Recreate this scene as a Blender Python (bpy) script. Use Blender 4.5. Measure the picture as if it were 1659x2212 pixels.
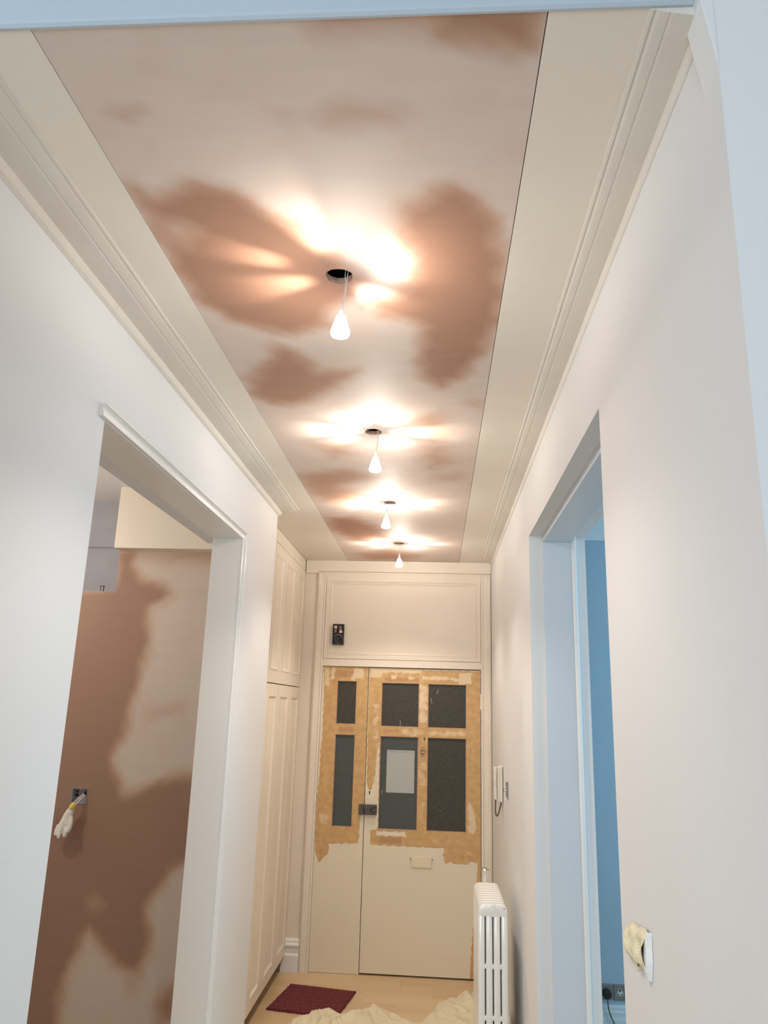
import bpy, bmesh, math, random
import numpy as np
from mathutils import Vector, Matrix, noise

random.seed(7)
for o in list(bpy.data.objects):
    bpy.data.objects.remove(o, do_unlink=True)
SC = bpy.context.scene
COL = SC.collection
R = math.radians

# ------------------------------------------------------------------ camera
cam_d = bpy.data.cameras.new('camera')
cam_d.sensor_fit = 'HORIZONTAL'
cam_d.sensor_width = 36.0
cam_d.lens = 36.0 * 1629.67 / 1659.0
cam_d.clip_start = 0.02
cam = bpy.data.objects.new('camera', cam_d)
COL.objects.link(cam)
_yaw, _pitch, _roll = 0.07357334, 0.25144334, 0.03009764
_f = Vector((-math.sin(_yaw) * math.cos(_pitch), math.cos(_yaw) * math.cos(_pitch), math.sin(_pitch)))
_r = Vector((math.cos(_yaw), math.sin(_yaw), 0))
_u = _r.cross(_f)
_r2 = math.cos(_roll) * _r + math.sin(_roll) * _u
_u2 = -math.sin(_roll) * _r + math.cos(_roll) * _u
CAM_Z = 1.735
_m = Matrix(((_r2.x, _u2.x, -_f.x, 0), (_r2.y, _u2.y, -_f.y, 0), (_r2.z, _u2.z, -_f.z, CAM_Z), (0, 0, 0, 1)))
cam.matrix_world = _m
SC.camera = cam

# ------------------------------------------------------------------ world, exposure, daylight
SC.view_settings.view_transform = 'Standard'
SC.view_settings.look = 'None'
SC.view_settings.gamma = 1.0
SC.view_settings.use_curve_mapping = False
SC.view_settings.exposure = 0.18
w = bpy.data.worlds.new('world')
SC.world = w
w.use_nodes = True
w.node_tree.nodes['Background'].inputs[0].default_value = (0.55, 0.72, 1.0, 1)
w.node_tree.nodes['Background'].inputs[1].default_value = 0.25


def area_light(name, loc, rot, sx, sy, power, color):
    d = bpy.data.lights.new(name, 'AREA')
    d.shape = 'RECTANGLE'
    d.size, d.size_y = sx, sy
    d.energy = power
    d.color = color
    o = bpy.data.objects.new(name, d)
    o.location = loc
    o.rotation_euler = rot
    COL.objects.link(o)
    return o


# daylight entering by the window of the hall behind the camera, and by the window of the right-hand room
HALL_W = 80.0
BLUE_W = 40.0
area_light('hall_window_daylight', (-1.1, -2.56, 1.75), (R(90), 0, 0), 1.9, 1.5, HALL_W, (0.77, 0.90, 1.0))
area_light('room_window_daylight', (3.10, 2.75, 1.75), (R(90), 0, R(90)), 1.5, 1.6, BLUE_W, (0.45, 0.78, 1.0))
BULB_W = 10.5
ROOM_W = 22.0
BULB_COL = (1.0, 0.90, 0.79)

# ------------------------------------------------------------------ constants of the place (metres)
XL, XR, YN, YB, ZC = -0.89, 0.40, 0.93, 5.60, 2.788


# ------------------------------------------------------------------ materials
def new_mat(name):
    m = bpy.data.materials.new(name)
    m.use_nodes = True
    nt = m.node_tree
    return m, nt, nt.nodes['Principled BSDF']


def paint(name, col, rough=0.5, var=0.03, scale=6.0, bump=0.0, bscale=60.0, spec=0.4, metal=0.0):
    m, nt, p = new_mat(name)
    tc = nt.nodes.new('ShaderNodeTexCoord')
    n = nt.nodes.new('ShaderNodeTexNoise')
    n.inputs['Scale'].default_value = scale
    n.inputs['Detail'].default_value = 4
    nt.links.new(tc.outputs['Object'], n.inputs['Vector'])
    r = nt.nodes.new('ShaderNodeValToRGB')
    r.color_ramp.elements[0].position = 0.3
    r.color_ramp.elements[1].position = 0.7
    r.color_ramp.elements[0].color = tuple(max(0, c * (1 - var)) for c in col) + (1,)
    r.color_ramp.elements[1].color = tuple(min(1, c * (1 + var)) for c in col) + (1,)
    nt.links.new(n.outputs['Fac'], r.inputs['Fac'])
    nt.links.new(r.outputs['Color'], p.inputs['Base Color'])
    p.inputs['Roughness'].default_value = rough
    p.inputs['Metallic'].default_value = metal
    p.inputs['Specular IOR Level'].default_value = spec
    if bump > 0:
        n2 = nt.nodes.new('ShaderNodeTexNoise')
        n2.inputs['Scale'].default_value = bscale
        n2.inputs['Detail'].default_value = 5
        nt.links.new(tc.outputs['Object'], n2.inputs['Vector'])
        b = nt.nodes.new('ShaderNodeBump')
        b.inputs['Strength'].default_value = bump
        b.inputs['Distance'].default_value = 0.01
        nt.links.new(n2.outputs['Fac'], b.inputs['Height'])
        nt.links.new(b.outputs['Normal'], p.inputs['Normal'])
    return m


M = {}
M['wall'] = paint('white_wall_paint', (0.72, 0.72, 0.722), 0.55, 0.008, 2.0, 0.04, 120)
M['lintel'] = paint('shade_toned_lintel_paint', (0.445, 0.515, 0.58), 0.5, 0.02, 3.0, 0.05, 80)  # blue grey tone puts the lintel's shade into its colour
M['shaded_lining'] = paint('shade_toned_lining_paint', (0.60, 0.635, 0.675), 0.4, 0.01, 3.0, 0.03, 40)  # lining greyed and blued: dimmer, cooler light painted into the colour
M['cream'] = paint('cream_wall_paint', (0.78, 0.695, 0.585), 0.5, 0.02, 3.0, 0.06, 80)
M['margin'] = paint('cream_ceiling_paint', (0.79, 0.735, 0.65), 0.6, 0.02, 4.0, 0.08, 50)
M['cornice'] = paint('old_cornice_paint', (0.66, 0.62, 0.56), 0.6, 0.03, 7.0, 0.10, 60)
M['gloss'] = paint('white_gloss_paint', (0.80, 0.78, 0.75), 0.28, 0.01, 3.0, 0.03, 40, 0.5)
M['cupboard'] = paint('cream_cupboard_paint', (0.78, 0.70, 0.59), 0.42, 0.02, 4.0, 0.05, 50)
M['door_paint'] = paint('cream_door_paint', (0.75, 0.655, 0.485), 0.42, 0.03, 5.0, 0.06, 40)
M['blue_wall'] = paint('blue_grey_room_paint', (0.40, 0.50, 0.58), 0.6, 0.02, 4.0)
M['blue_trim'] = paint('pale_room_trim_paint', (0.72, 0.74, 0.76), 0.5, 0.02, 4.0)
M['grey_wall'] = paint('grey_bare_wall', (0.36, 0.36, 0.39), 0.8, 0.05, 8.0, 0.1, 60)
M['dark'] = paint('dark_void', (0.03, 0.022, 0.02), 0.9, 0.2, 20)
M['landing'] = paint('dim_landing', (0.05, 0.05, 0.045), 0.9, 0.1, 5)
M['radiator'] = paint('white_radiator_enamel', (0.82, 0.82, 0.80), 0.16, 0.008, 4.0, 0.02, 60, 0.55)
M['chrome'] = paint('chrome', (0.55, 0.54, 0.52), 0.18, 0.02, 9, metal=1.0)
M['steel_dark'] = paint('dark_steel_plate', (0.30, 0.29, 0.29), 0.35, 0.05, 12, metal=0.8)
M['black'] = paint('black_plastic', (0.02, 0.018, 0.017), 0.4, 0.1, 30)
M['lock'] = paint('old_dark_lock_metal', (0.085, 0.075, 0.068), 0.45, 0.15, 25, 0.2, 60, metal=0.3)
M['copper'] = paint('copper_band', (0.85, 0.50, 0.38), 0.35, 0.05, 20, metal=0.4)
M['plastic'] = paint('ivory_plastic', (0.74, 0.69, 0.60), 0.4, 0.01, 10)
M['cord'] = paint('brown_cord', (0.15, 0.105, 0.06), 0.6, 0.1, 60)
M['cable'] = paint('pale_cable', (0.62, 0.56, 0.53), 0.5, 0.03, 40)
M['porcelain'] = paint('white_lamp_connector', (0.78, 0.75, 0.74), 0.4, 0.02, 30)
M['tape'] = paint('yellow_tape', (0.80, 0.62, 0.12), 0.45, 0.08, 40)
M['glove'] = paint('white_latex', (0.80, 0.79, 0.70), 0.5, 0.04, 30, 0.25, 60)
M['sheet'] = paint('cream_cotton_sheet', (0.72, 0.64, 0.46), 0.85, 0.05, 7, 0.25, 260)
M['patch'] = paint('cream_torn_filler', (0.70, 0.64, 0.45), 0.8, 0.10, 22, 0.3, 70)
M['patch_white'] = paint('white_torn_paper', (0.80, 0.82, 0.82), 0.7, 0.04, 30, 0.25, 60)
M['plank_edge'] = paint('subfloor', (0.20, 0.13, 0.08), 0.9, 0.1, 9)
M['hall_floor'] = paint('hall_floor', (0.52, 0.40, 0.28), 0.5, 0.06, 3)
M['mould_wood'] = paint('bare_plaster_rim', (0.45, 0.28, 0.21), 0.9, 0.15, 60, 0.3, 90)


def plaster_mat(name, dry, wet, wet2):
    """fresh gypsum skim: pale where dry, brown where still damp (mask in the 'stain' attribute)"""
    m, nt, p = new_mat(name)
    N, L = nt.nodes, nt.links
    a = N.new('ShaderNodeAttribute'); a.attribute_name = 'stain'
    tc = N.new('ShaderNodeTexCoord')
    n = N.new('ShaderNodeTexNoise'); n.inputs['Scale'].default_value = 9; n.inputs['Detail'].default_value = 6
    L.new(tc.outputs['Object'], n.inputs['Vector'])
    mp = N.new('ShaderNodeMapping'); mp.inputs['Scale'].default_value = (4, 30, 30)
    L.new(tc.outputs['Object'], mp.inputs['Vector'])
    n3 = N.new('ShaderNodeTexNoise'); n3.inputs['Scale'].default_value = 1.0; n3.inputs['Detail'].default_value = 4
    L.new(mp.outputs['Vector'], n3.inputs['Vector'])
    sub = N.new('ShaderNodeMath'); sub.operation = 'MULTIPLY_ADD'
    L.new(n.outputs['Fac'], sub.inputs[0]); sub.inputs[1].default_value = 0.30; sub.inputs[2].default_value = -0.15
    sub2 = N.new('ShaderNodeMath'); sub2.operation = 'MULTIPLY_ADD'
    L.new(n3.outputs['Fac'], sub2.inputs[0]); sub2.inputs[1].default_value = 0.12; sub2.inputs[2].default_value = -0.06
    ad0 = N.new('ShaderNodeMath'); ad0.operation = 'ADD'
    L.new(sub.outputs[0], ad0.inputs[0]); L.new(sub2.outputs[0], ad0.inputs[1])
    # noise only breaks up the rims (a*(1-a)*4) plus a little everywhere
    inv = N.new('ShaderNodeMath'); inv.operation = 'SUBTRACT'; inv.inputs[0].default_value = 1.15
    L.new(a.outputs['Fac'], inv.inputs[1])
    mul = N.new('ShaderNodeMath'); mul.operation = 'MULTIPLY'
    L.new(ad0.outputs[0], mul.inputs[0]); L.new(inv.outputs[0], mul.inputs[1])
    ad = N.new('ShaderNodeMath'); ad.operation = 'ADD'; ad.use_clamp = True
    L.new(a.outputs['Fac'], ad.inputs[0]); L.new(mul.outputs[0], ad.inputs[1])
    rp = N.new('ShaderNodeValToRGB')
    e = rp.color_ramp.elements
    e[0].position, e[0].color = 0.0, dry + (1,)
    e[1].position, e[1].color = 0.95, wet2 + (1,)
    x = e.new(0.5); x.color = wet + (1,)
    L.new(ad.outputs[0], rp.inputs['Fac'])
    hs = N.new('ShaderNodeMixRGB'); hs.blend_type = 'MULTIPLY'; hs.inputs['Fac'].default_value = 1.0
    r2 = N.new('ShaderNodeValToRGB')
    r2.color_ramp.elements[0].position, r2.color_ramp.elements[0].color = 0.25, (0.93, 0.93, 0.94, 1)
    r2.color_ramp.elements[1].position, r2.color_ramp.elements[1].color = 0.75, (1.0, 1.0, 1.0, 1)
    L.new(n3.outputs['Fac'], r2.inputs['Fac'])
    L.new(rp.outputs['Color'], hs.inputs['Color1']); L.new(r2.outputs['Color'], hs.inputs['Color2'])
    L.new(hs.outputs['Color'], p.inputs['Base Color'])
    p.inputs['Roughness'].default_value = 0.62
    p.inputs['Specular IOR Level'].default_value = 0.3
    return m


M['plaster'] = plaster_mat('skimmed_ceiling_plaster', (0.70, 0.588, 0.523), (0.54, 0.35, 0.26), (0.42, 0.235, 0.16))
M['plaster_room'] = plaster_mat('skimmed_wall_plaster', (0.62, 0.52, 0.44), (0.50, 0.34, 0.24), (0.34, 0.205, 0.145))


def stripped_mat():
    """door timber: R = stripped to ochre, G = pale filler, B = darker brown wood"""
    m, nt, p = new_mat('half_stripped_door_timber')
    N, L = nt.nodes, nt.links
    a = N.new('ShaderNodeAttribute'); a.attribute_name = 'wear'
    sp = N.new('ShaderNodeSeparateColor'); L.new(a.outputs['Color'], sp.inputs['Color'])
    tc = N.new('ShaderNodeTexCoord')
    n = N.new('ShaderNodeTexNoise'); n.inputs['Scale'].default_value = 22; n.inputs['Detail'].default_value = 6
    L.new(tc.outputs['Object'], n.inputs['Vector'])
    nb = N.new('ShaderNodeTexNoise'); nb.inputs['Scale'].default_value = 55; nb.inputs['Detail'].default_value = 5
    L.new(tc.outputs['Object'], nb.inputs['Vector'])

    def sharp(src, amp=0.5, lo=0.44, hi=0.56, nz=n):
        ma = N.new('ShaderNodeMath'); ma.operation = 'MULTIPLY_ADD'
        L.new(nz.outputs['Fac'], ma.inputs[0]); ma.inputs[1].default_value = amp; ma.inputs[2].default_value = -amp * 0.5
        ad = N.new('ShaderNodeMath'); ad.operation = 'ADD'
        L.new(src, ad.inputs[0]); L.new(ma.outputs[0], ad.inputs[1])
        mr = N.new('ShaderNodeMapRange')
        mr.inputs['From Min'].default_value = lo; mr.inputs['From Max'].default_value = hi
        L.new(ad.outputs[0], mr.inputs['Value'])
        return mr.outputs['Result']
    oc = N.new('ShaderNodeValToRGB')
    oc.color_ramp.elements[0].position, oc.color_ramp.elements[0].color = 0.32, (0.52, 0.31, 0.12, 1)
    oc.color_ramp.elements[1].position, oc.color_ramp.elements[1].color = 0.68, (0.62, 0.40, 0.18, 1)
    L.new(n.outputs['Fac'], oc.inputs['Fac'])
    br = N.new('ShaderNodeMixRGB'); L.new(sharp(sp.outputs['Blue'], 0.6, 0.4, 0.6), br.inputs['Fac'])
    L.new(oc.outputs['Color'], br.inputs['Color1']); br.inputs['Color2'].default_value = (0.46, 0.26, 0.13, 1)
    m1 = N.new('ShaderNodeMixRGB'); L.new(sharp(sp.outputs['Red']), m1.inputs['Fac'])
    m1.inputs['Color1'].default_value = (0.75, 0.67, 0.52, 1)
    L.new(br.outputs['Color'], m1.inputs['Color2'])
    m2 = N.new('ShaderNodeMixRGB'); L.new(sharp(sp.outputs['Green'], 1.1, 0.40, 0.78, n), m2.inputs['Fac'])
    L.new(m1.outputs['Color'], m2.inputs['Color1'])
    m2.inputs['Color2'].default_value = (0.72, 0.57, 0.37, 1)
    # scattered small flecks of old paint on the bare wood
    sp2 = N.new('ShaderNodeMapRange'); sp2.inputs['From Min'].default_value = 0.66; sp2.inputs['From Max'].default_value = 0.72
    L.new(nb.outputs['Fac'], sp2.inputs['Value'])
    m3 = N.new('ShaderNodeMixRGB'); L.new(sp2.outputs['Result'], m3.inputs['Fac'])
    L.new(m2.outputs['Color'], m3.inputs['Color1']); m3.inputs['Color2'].default_value = (0.76, 0.65, 0.47, 1)
    L.new(m3.outputs['Color'], p.inputs['Base Color'])
    p.inputs['Roughness'].default_value = 0.55
    b = N.new('ShaderNodeBump'); b.inputs['Strength'].default_value = 0.25; b.inputs['Distance'].default_value = 0.004
    L.new(m3.outputs['Color'], b.inputs['Height']); L.new(b.outputs['Normal'], p.inputs['Normal'])
    return m


M['stripped'] = stripped_mat()


def glass_mat(name, c1, c2, scale, rough):
    m, nt, p = new_mat(name)
    N, L = nt.nodes, nt.links
    tc = N.new('ShaderNodeTexCoord')
    v = N.new('ShaderNodeTexNoise'); v.inputs['Scale'].default_value = scale; v.inputs['Detail'].default_value = 3
    L.new(tc.outputs['Object'], v.inputs['Vector'])
    r = N.new('ShaderNodeValToRGB')
    r.color_ramp.elements[0].position, r.color_ramp.elements[0].color = 0.4, c1 + (1,)
    r.color_ramp.elements[1].position, r.color_ramp.elements[1].color = 0.68, c2 + (1,)
    L.new(v.outputs['Fac'], r.inputs['Fac']); L.new(r.outputs['Color'], p.inputs['Base Color'])
    p.inputs['Roughness'].default_value = rough
    p.inputs['Transmission Weight'].default_value = 0.25
    p.inputs['Specular IOR Level'].default_value = 0.3
    b = N.new('ShaderNodeBump'); b.inputs['Strength'].default_value = 0.35; b.inputs['Distance'].default_value = 0.004
    L.new(v.outputs['Fac'], b.inputs['Height']); L.new(b.outputs['Normal'], p.inputs['Normal'])
    return m


M['glass_dark'] = glass_mat('dark_obscured_glass', (0.050, 0.046, 0.036), (0.105, 0.095, 0.07), 190, 0.5)
M['glass_grey'] = glass_mat('grey_green_glass', (0.082, 0.098, 0.092), (0.11, 0.125, 0.115), 120, 0.5)


def paper_mat():
    """sheet of printed paper: grey-white, with one small illegible heading line near its top"""
    m, nt, p = new_mat('printed_paper')
    N, L = nt.nodes, nt.links
    tc = N.new('ShaderNodeTexCoord')
    sx = N.new('ShaderNodeSeparateXYZ'); L.new(tc.outputs['Object'], sx.inputs[0])
    n = N.new('ShaderNodeTexNoise'); n.inputs['Scale'].default_value = 130; n.inputs['Detail'].default_value = 2
    L.new(tc.outputs['Object'], n.inputs['Vector'])
    g = N.new('ShaderNodeMath'); g.operation = 'GREATER_THAN'; g.inputs[1].default_value = 0.5
    L.new(n.outputs['Fac'], g.inputs[0])
    c = N.new('ShaderNodeMath'); c.operation = 'COMPARE'; c.inputs[1].default_value = 0.132; c.inputs[2].default_value = 0.0045
    L.new(sx.outputs['Z'], c.inputs[0])
    f = N.new('ShaderNodeMath'); f.operation = 'MULTIPLY'
    L.new(g.outputs[0], f.inputs[0]); L.new(c.outputs[0], f.inputs[1])
    f2 = N.new('ShaderNodeMath'); f2.operation = 'MULTIPLY'; f2.inputs[1].default_value = 0.5
    L.new(f.outputs[0], f2.inputs[0])
    mx = N.new('ShaderNodeMixRGB'); L.new(f2.outputs[0], mx.inputs['Fac'])
    mx.inputs['Color1'].default_value = (0.42, 0.44, 0.42, 1); mx.inputs['Color2'].default_value = (0.2, 0.2, 0.19, 1)
    L.new(mx.outputs['Color'], p.inputs['Base Color'])
    p.inputs['Roughness'].default_value = 0.7
    return m


M['paper'] = paper_mat()


def plank_mat():
    m, nt, p = new_mat('pale_oak_laminate')
    N, L = nt.nodes, nt.links
    tc = N.new('ShaderNodeTexCoord')
    br = N.new('ShaderNodeTexBrick')
    br.inputs['Scale'].default_value = 1.0
    br.inputs['Brick Width'].default_value = 0.42
    br.inputs['Row Height'].default_value = 0.0633
    br.inputs['Mortar Size'].default_value = 0.0006
    br.inputs['Color1'].default_value = (0.62, 0.44, 0.25, 1)
    br.inputs['Color2'].default_value = (0.72, 0.54, 0.33, 1)
    br.inputs['Mortar'].default_value = (0.5, 0.35, 0.2, 1)
    L.new(tc.outputs['Object'], br.inputs['Vector'])
    mp = N.new('ShaderNodeMapping'); mp.inputs['Scale'].default_value = (5, 70, 1)
    L.new(tc.outputs['Object'], mp.inputs['Vector'])
    n = N.new('ShaderNodeTexNoise'); n.inputs['Scale'].default_value = 1.0; n.inputs['Detail'].default_value = 6
    L.new(mp.outputs['Vector'], n.inputs['Vector'])
    r = N.new('ShaderNodeValToRGB')
    r.color_ramp.elements[0].color = (0.86, 0.84, 0.80, 1); r.color_ramp.elements[1].color = (1, 1, 1, 1)
    L.new(n.outputs['Fac'], r.inputs['Fac'])
    mx = N.new('ShaderNodeMixRGB'); mx.blend_type = 'MULTIPLY'; mx.inputs['Fac'].default_value = 1
    L.new(br.outputs['Color'], mx.inputs['Color1']); L.new(r.outputs['Color'], mx.inputs['Color2'])
    L.new(mx.outputs['Color'], p.inputs['Base Color'])
    p.inputs['Roughness'].default_value = 0.38
    return m


M['plank'] = plank_mat()


def mat_mat():
    m, nt, p = new_mat('dark_red_ribbed_mat')
    N, L = nt.nodes, nt.links
    tc = N.new('ShaderNodeTexCoord')
    mp = N.new('ShaderNodeMapping'); mp.inputs['Rotation'].default_value = (0, 0, R(45))
    L.new(tc.outputs['Object'], mp.inputs['Vector'])
    ck = N.new('ShaderNodeTexVoronoi'); ck.inputs['Scale'].default_value = 62; ck.inputs['Randomness'].default_value = 0.25
    L.new(mp.outputs['Vector'], ck.inputs['Vector'])
    r = N.new('ShaderNodeValToRGB')
    r.color_ramp.elements[0].position, r.color_ramp.elements[0].color = 0.12, (0.24, 0.055, 0.05, 1)
    r.color_ramp.elements[1].position, r.color_ramp.elements[1].color = 0.45, (0.105, 0.012, 0.018, 1)
    L.new(ck.outputs['Distance'], r.inputs['Fac'])
    L.new(r.outputs['Color'], p.inputs['Base Color'])
    p.inputs['Roughness'].default_value = 0.9
    b = N.new('ShaderNodeBump'); b.invert = True; b.inputs['Strength'].default_value = 0.6; b.inputs['Distance'].default_value = 0.006
    L.new(ck.outputs['Distance'], b.inputs['Height']); L.new(b.outputs['Normal'], p.inputs['Normal'])
    return m


M['mat'] = mat_mat()


def bulb_mat():
    """lit bulb envelope: clear glass that glows"""
    m, nt, p = new_mat('glowing_bulb_glass')
    N, L = nt.nodes, nt.links
    out = N['Material Output']
    N.remove(p)
    t = N.new('ShaderNodeBsdfTransparent')
    e = N.new('ShaderNodeEmission')
    e.inputs['Color'].default_value = (1.0, 0.93, 0.90, 1); e.inputs['Strength'].default_value = 14.0
    a = N.new('ShaderNodeAddShader')
    L.new(t.outputs[0], a.inputs[0]); L.new(e.outputs[0], a.inputs[1]); L.new(a.outputs[0], out.inputs['Surface'])
    return m


M['bulb'] = bulb_mat()


def clear_mat():
    m, nt, p = new_mat('window_glass')
    p.inputs['Transmission Weight'].default_value = 1.0
    p.inputs['Roughness'].default_value = 0.05
    p.inputs['Base Color'].default_value = (0.9, 0.95, 1, 1)
    return m


M['clear'] = clear_mat()


# ------------------------------------------------------------------ object helpers
def link(name, me, mat, parent=None, loc=None):
    o = bpy.data.objects.new(name, me)
    COL.objects.link(o)
    if mat is not None:
        me.materials.append(mat)
    if parent is not None:
        o.parent = parent
    if loc is not None:
        o.location = loc
    return o


def obj(name, bm, mat, parent=None, smooth=False, bevel=0.0, seg=2):
    """bm is in world coordinates; origin stays at the parent's base"""
    bmesh.ops.recalc_face_normals(bm, faces=bm.faces[:])
    me = bpy.data.meshes.new(name)
    if parent is not None:
        off = Vector(parent.get('_base', (0, 0, 0)))
        if off.length > 0:
            bmesh.ops.translate(bm, verts=bm.verts[:], vec=-off)
    bm.to_mesh(me)
    bm.free()
    if smooth:
        for p in me.polygons:
            p.use_smooth = True
    o = link(name, me, mat, parent)
    if bevel > 0:
        b = o.modifiers.new('bevel', 'BEVEL')
        b.width = bevel
        b.segments = seg
        b.limit_method = 'ANGLE'
        b.angle_limit = R(40)
    return o


def thing(name, label, cat, loc, group=None):
    o = bpy.data.objects.new(name, None)
    o.empty_display_size = 0.05
    COL.objects.link(o)
    o.location = loc
    o['_base'] = tuple(loc)
    o['label'] = label
    o['category'] = cat
    if group:
        o['group'] = group
    return o


def tag(o, label, cat, group=None):
    o['label'] = label
    o['category'] = cat
    if group:
        o['group'] = group
    return o


def struct(o, label=None):
    o['kind'] = 'structure'
    if label:
        o['label'] = label
    return o


def struct_root(name, label, loc=(0, 0, 0)):
    o = bpy.data.objects.new(name, None)
    COL.objects.link(o)
    o.location = loc
    o['_base'] = tuple(loc)
    return struct(o, label)


def box(bm, x0, x1, y0, y1, z0, z1):
    vs = [bm.verts.new(c) for c in ((x0, y0, z0), (x1, y0, z0), (x1, y1, z0), (x0, y1, z0),
                                    (x0, y0, z1), (x1, y0, z1), (x1, y1, z1), (x0, y1, z1))]
    for f in ((0, 3, 2, 1), (4, 5, 6, 7), (0, 1, 5, 4), (1, 2, 6, 5), (2, 3, 7, 6), (3, 0, 4, 7)):
        bm.faces.new([vs[i] for i in f])
    return vs


def boxes(*bs):
    bm = bmesh.new()
    for b in bs:
        box(bm, *b)
    return bm


def prism(bm, pts, axis, a, b):
    """extrude a closed polygon: pts are 2-D in the plane across `axis` ('x': y,z  'y': x,z  'z': x,y)"""
    def mk(p, t):
        return {'x': (t, p[0], p[1]), 'y': (p[0], t, p[1]), 'z': (p[0], p[1], t)}[axis]
    v0 = [bm.verts.new(mk(p, a)) for p in pts]
    v1 = [bm.verts.new(mk(p, b)) for p in pts]
    n = len(pts)
    bm.faces.new(v0[::-1])
    bm.faces.new(v1)
    for i in range(n):
        bm.faces.new((v0[i], v0[(i + 1) % n], v1[(i + 1) % n], v1[i]))


def lathe(bm, prof, centre, axis='z', seg=24):
    """prof: list of (radius, height) along axis"""
    cx, cy, cz = centre
    rings = []
    for r, h in prof:
        ring = []
        for i in range(seg):
            t = 2 * math.pi * i / seg
            a, b = r * math.cos(t), r * math.sin(t)
            p = {'z': (cx + a, cy + b, cz + h), 'y': (cx + a, cy + h, cz + b), 'x': (cx + h, cy + a, cz + b)}[axis]
            ring.append(bm.verts.new(p))
        rings.append(ring)
    for k in range(len(rings) - 1):
        for i in range(seg):
            j = (i + 1) % seg
            bm.faces.new((rings[k][i], rings[k][j], rings[k + 1][j], rings[k + 1][i]))
    bm.faces.new(rings[0][::-1])
    bm.faces.new(rings[-1])


def tube(bm, pts, rad, seg=10):
    pts = [Vector(p) for p in pts]
    rads = rad if isinstance(rad, (list, tuple)) else [rad] * len(pts)
    rings = []
    up = None
    for i, p in enumerate(pts):
        d = (pts[min(i + 1, len(pts) - 1)] - pts[max(i - 1, 0)]).normalized()
        if up is None:
            up = Vector((0, 0, 1)) if abs(d.z) < 0.9 else Vector((1, 0, 0))
        s = d.cross(up).normalized()
        up = s.cross(d).normalized()
        rings.append([bm.verts.new(p + rads[i] * (math.cos(t) * s + math.sin(t) * up))
                      for t in [2 * math.pi * k / seg for k in range(seg)]])
    for k in range(len(rings) - 1):
        for i in range(seg):
            j = (i + 1) % seg
            bm.faces.new((rings[k][i], rings[k][j], rings[k + 1][j], rings[k + 1][i]))
    bm.faces.new(rings[0][::-1])
    bm.faces.new(rings[-1])


def curve_pts(ctrl, n=24):
    """Catmull-Rom through control points"""
    c = [Vector(p) for p in ctrl]
    c = [2 * c[0] - c[1]] + c + [2 * c[-1] - c[-2]]
    out = []
    for i in range(1, len(c) - 2):
        for k in range(n):
            t = k / n
            p0, p1, p2, p3 = c[i - 1], c[i], c[i + 1], c[i + 2]
            out.append(0.5 * ((2 * p1) + (-p0 + p2) * t + (2 * p0 - 5 * p1 + 4 * p2 - p3) * t * t + (-p0 + 3 * p1 - 3 * p2 + p3) * t ** 3))
    out.append(c[-2])
    return out


def wobble(P, amp, freq, seed=0.0):
    x, y = P[:, 0] * freq, P[:, 1] * freq
    dx = np.sin(1.7 * x + 2.3 * y + seed) + 0.6 * np.sin(3.9 * x - 2.9 * y + 1.3 + seed) + 0.4 * np.sin(7.3 * x + 6.1 * y + 2.1 * seed)
    dy = np.sin(2.1 * x - 1.6 * y + 0.7 + seed) + 0.6 * np.sin(-3.1 * x + 4.3 * y + 2.2 + seed) + 0.4 * np.sin(6.7 * x - 7.9 * y + seed)
    return P + amp * np.stack([dx, dy], 1)


def poly_sd(P, poly):
    """signed distance (negative inside)"""
    V = np.array(poly, float)
    d2 = np.full(len(P), 1e9)
    ins = np.zeros(len(P), bool)
    for i in range(len(V)):
        a, b = V[i], V[(i + 1) % len(V)]
        ab = b - a
        t = np.clip(((P - a) @ ab) / max(ab @ ab, 1e-12), 0, 1)
        q = P - a - t[:, None] * ab
        d2 = np.minimum(d2, (q * q).sum(1))
        c = (a[1] > P[:, 1]) != (b[1] > P[:, 1])
        xx = a[0] + (P[:, 1] - a[1]) * ab[0] / (ab[1] if abs(ab[1]) > 1e-12 else 1e-12)
        ins ^= c & (P[:, 0] < xx)
    d = np.sqrt(d2)
    return np.where(ins, -d, d)


def stain_mask(P, stains, soft=1.0):
    t = np.zeros(len(P))
    for w_, s, poly in stains:
        m = np.clip(0.5 - poly_sd(P, poly) / (2 * s * soft), 0, 1)
        m = m * m * (3 - 2 * m) * abs(w_)
        t = np.maximum(t, m) if w_ > 0 else t * (1 - m)
    return t


def set_attr(me, name, rgb):
    a = me.color_attributes.new(name, 'FLOAT_COLOR', 'POINT')
    n = len(me.vertices)
    c = np.ones((n, 4), np.float32)
    c[:, :3] = rgb if rgb.ndim == 2 else rgb[:, None]
    a.data.foreach_set('color', c.ravel())


def verts_np(me):
    v = np.zeros(len(me.vertices) * 3)
    me.vertices.foreach_get('co', v)
    return v.reshape(-1, 3)

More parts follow.
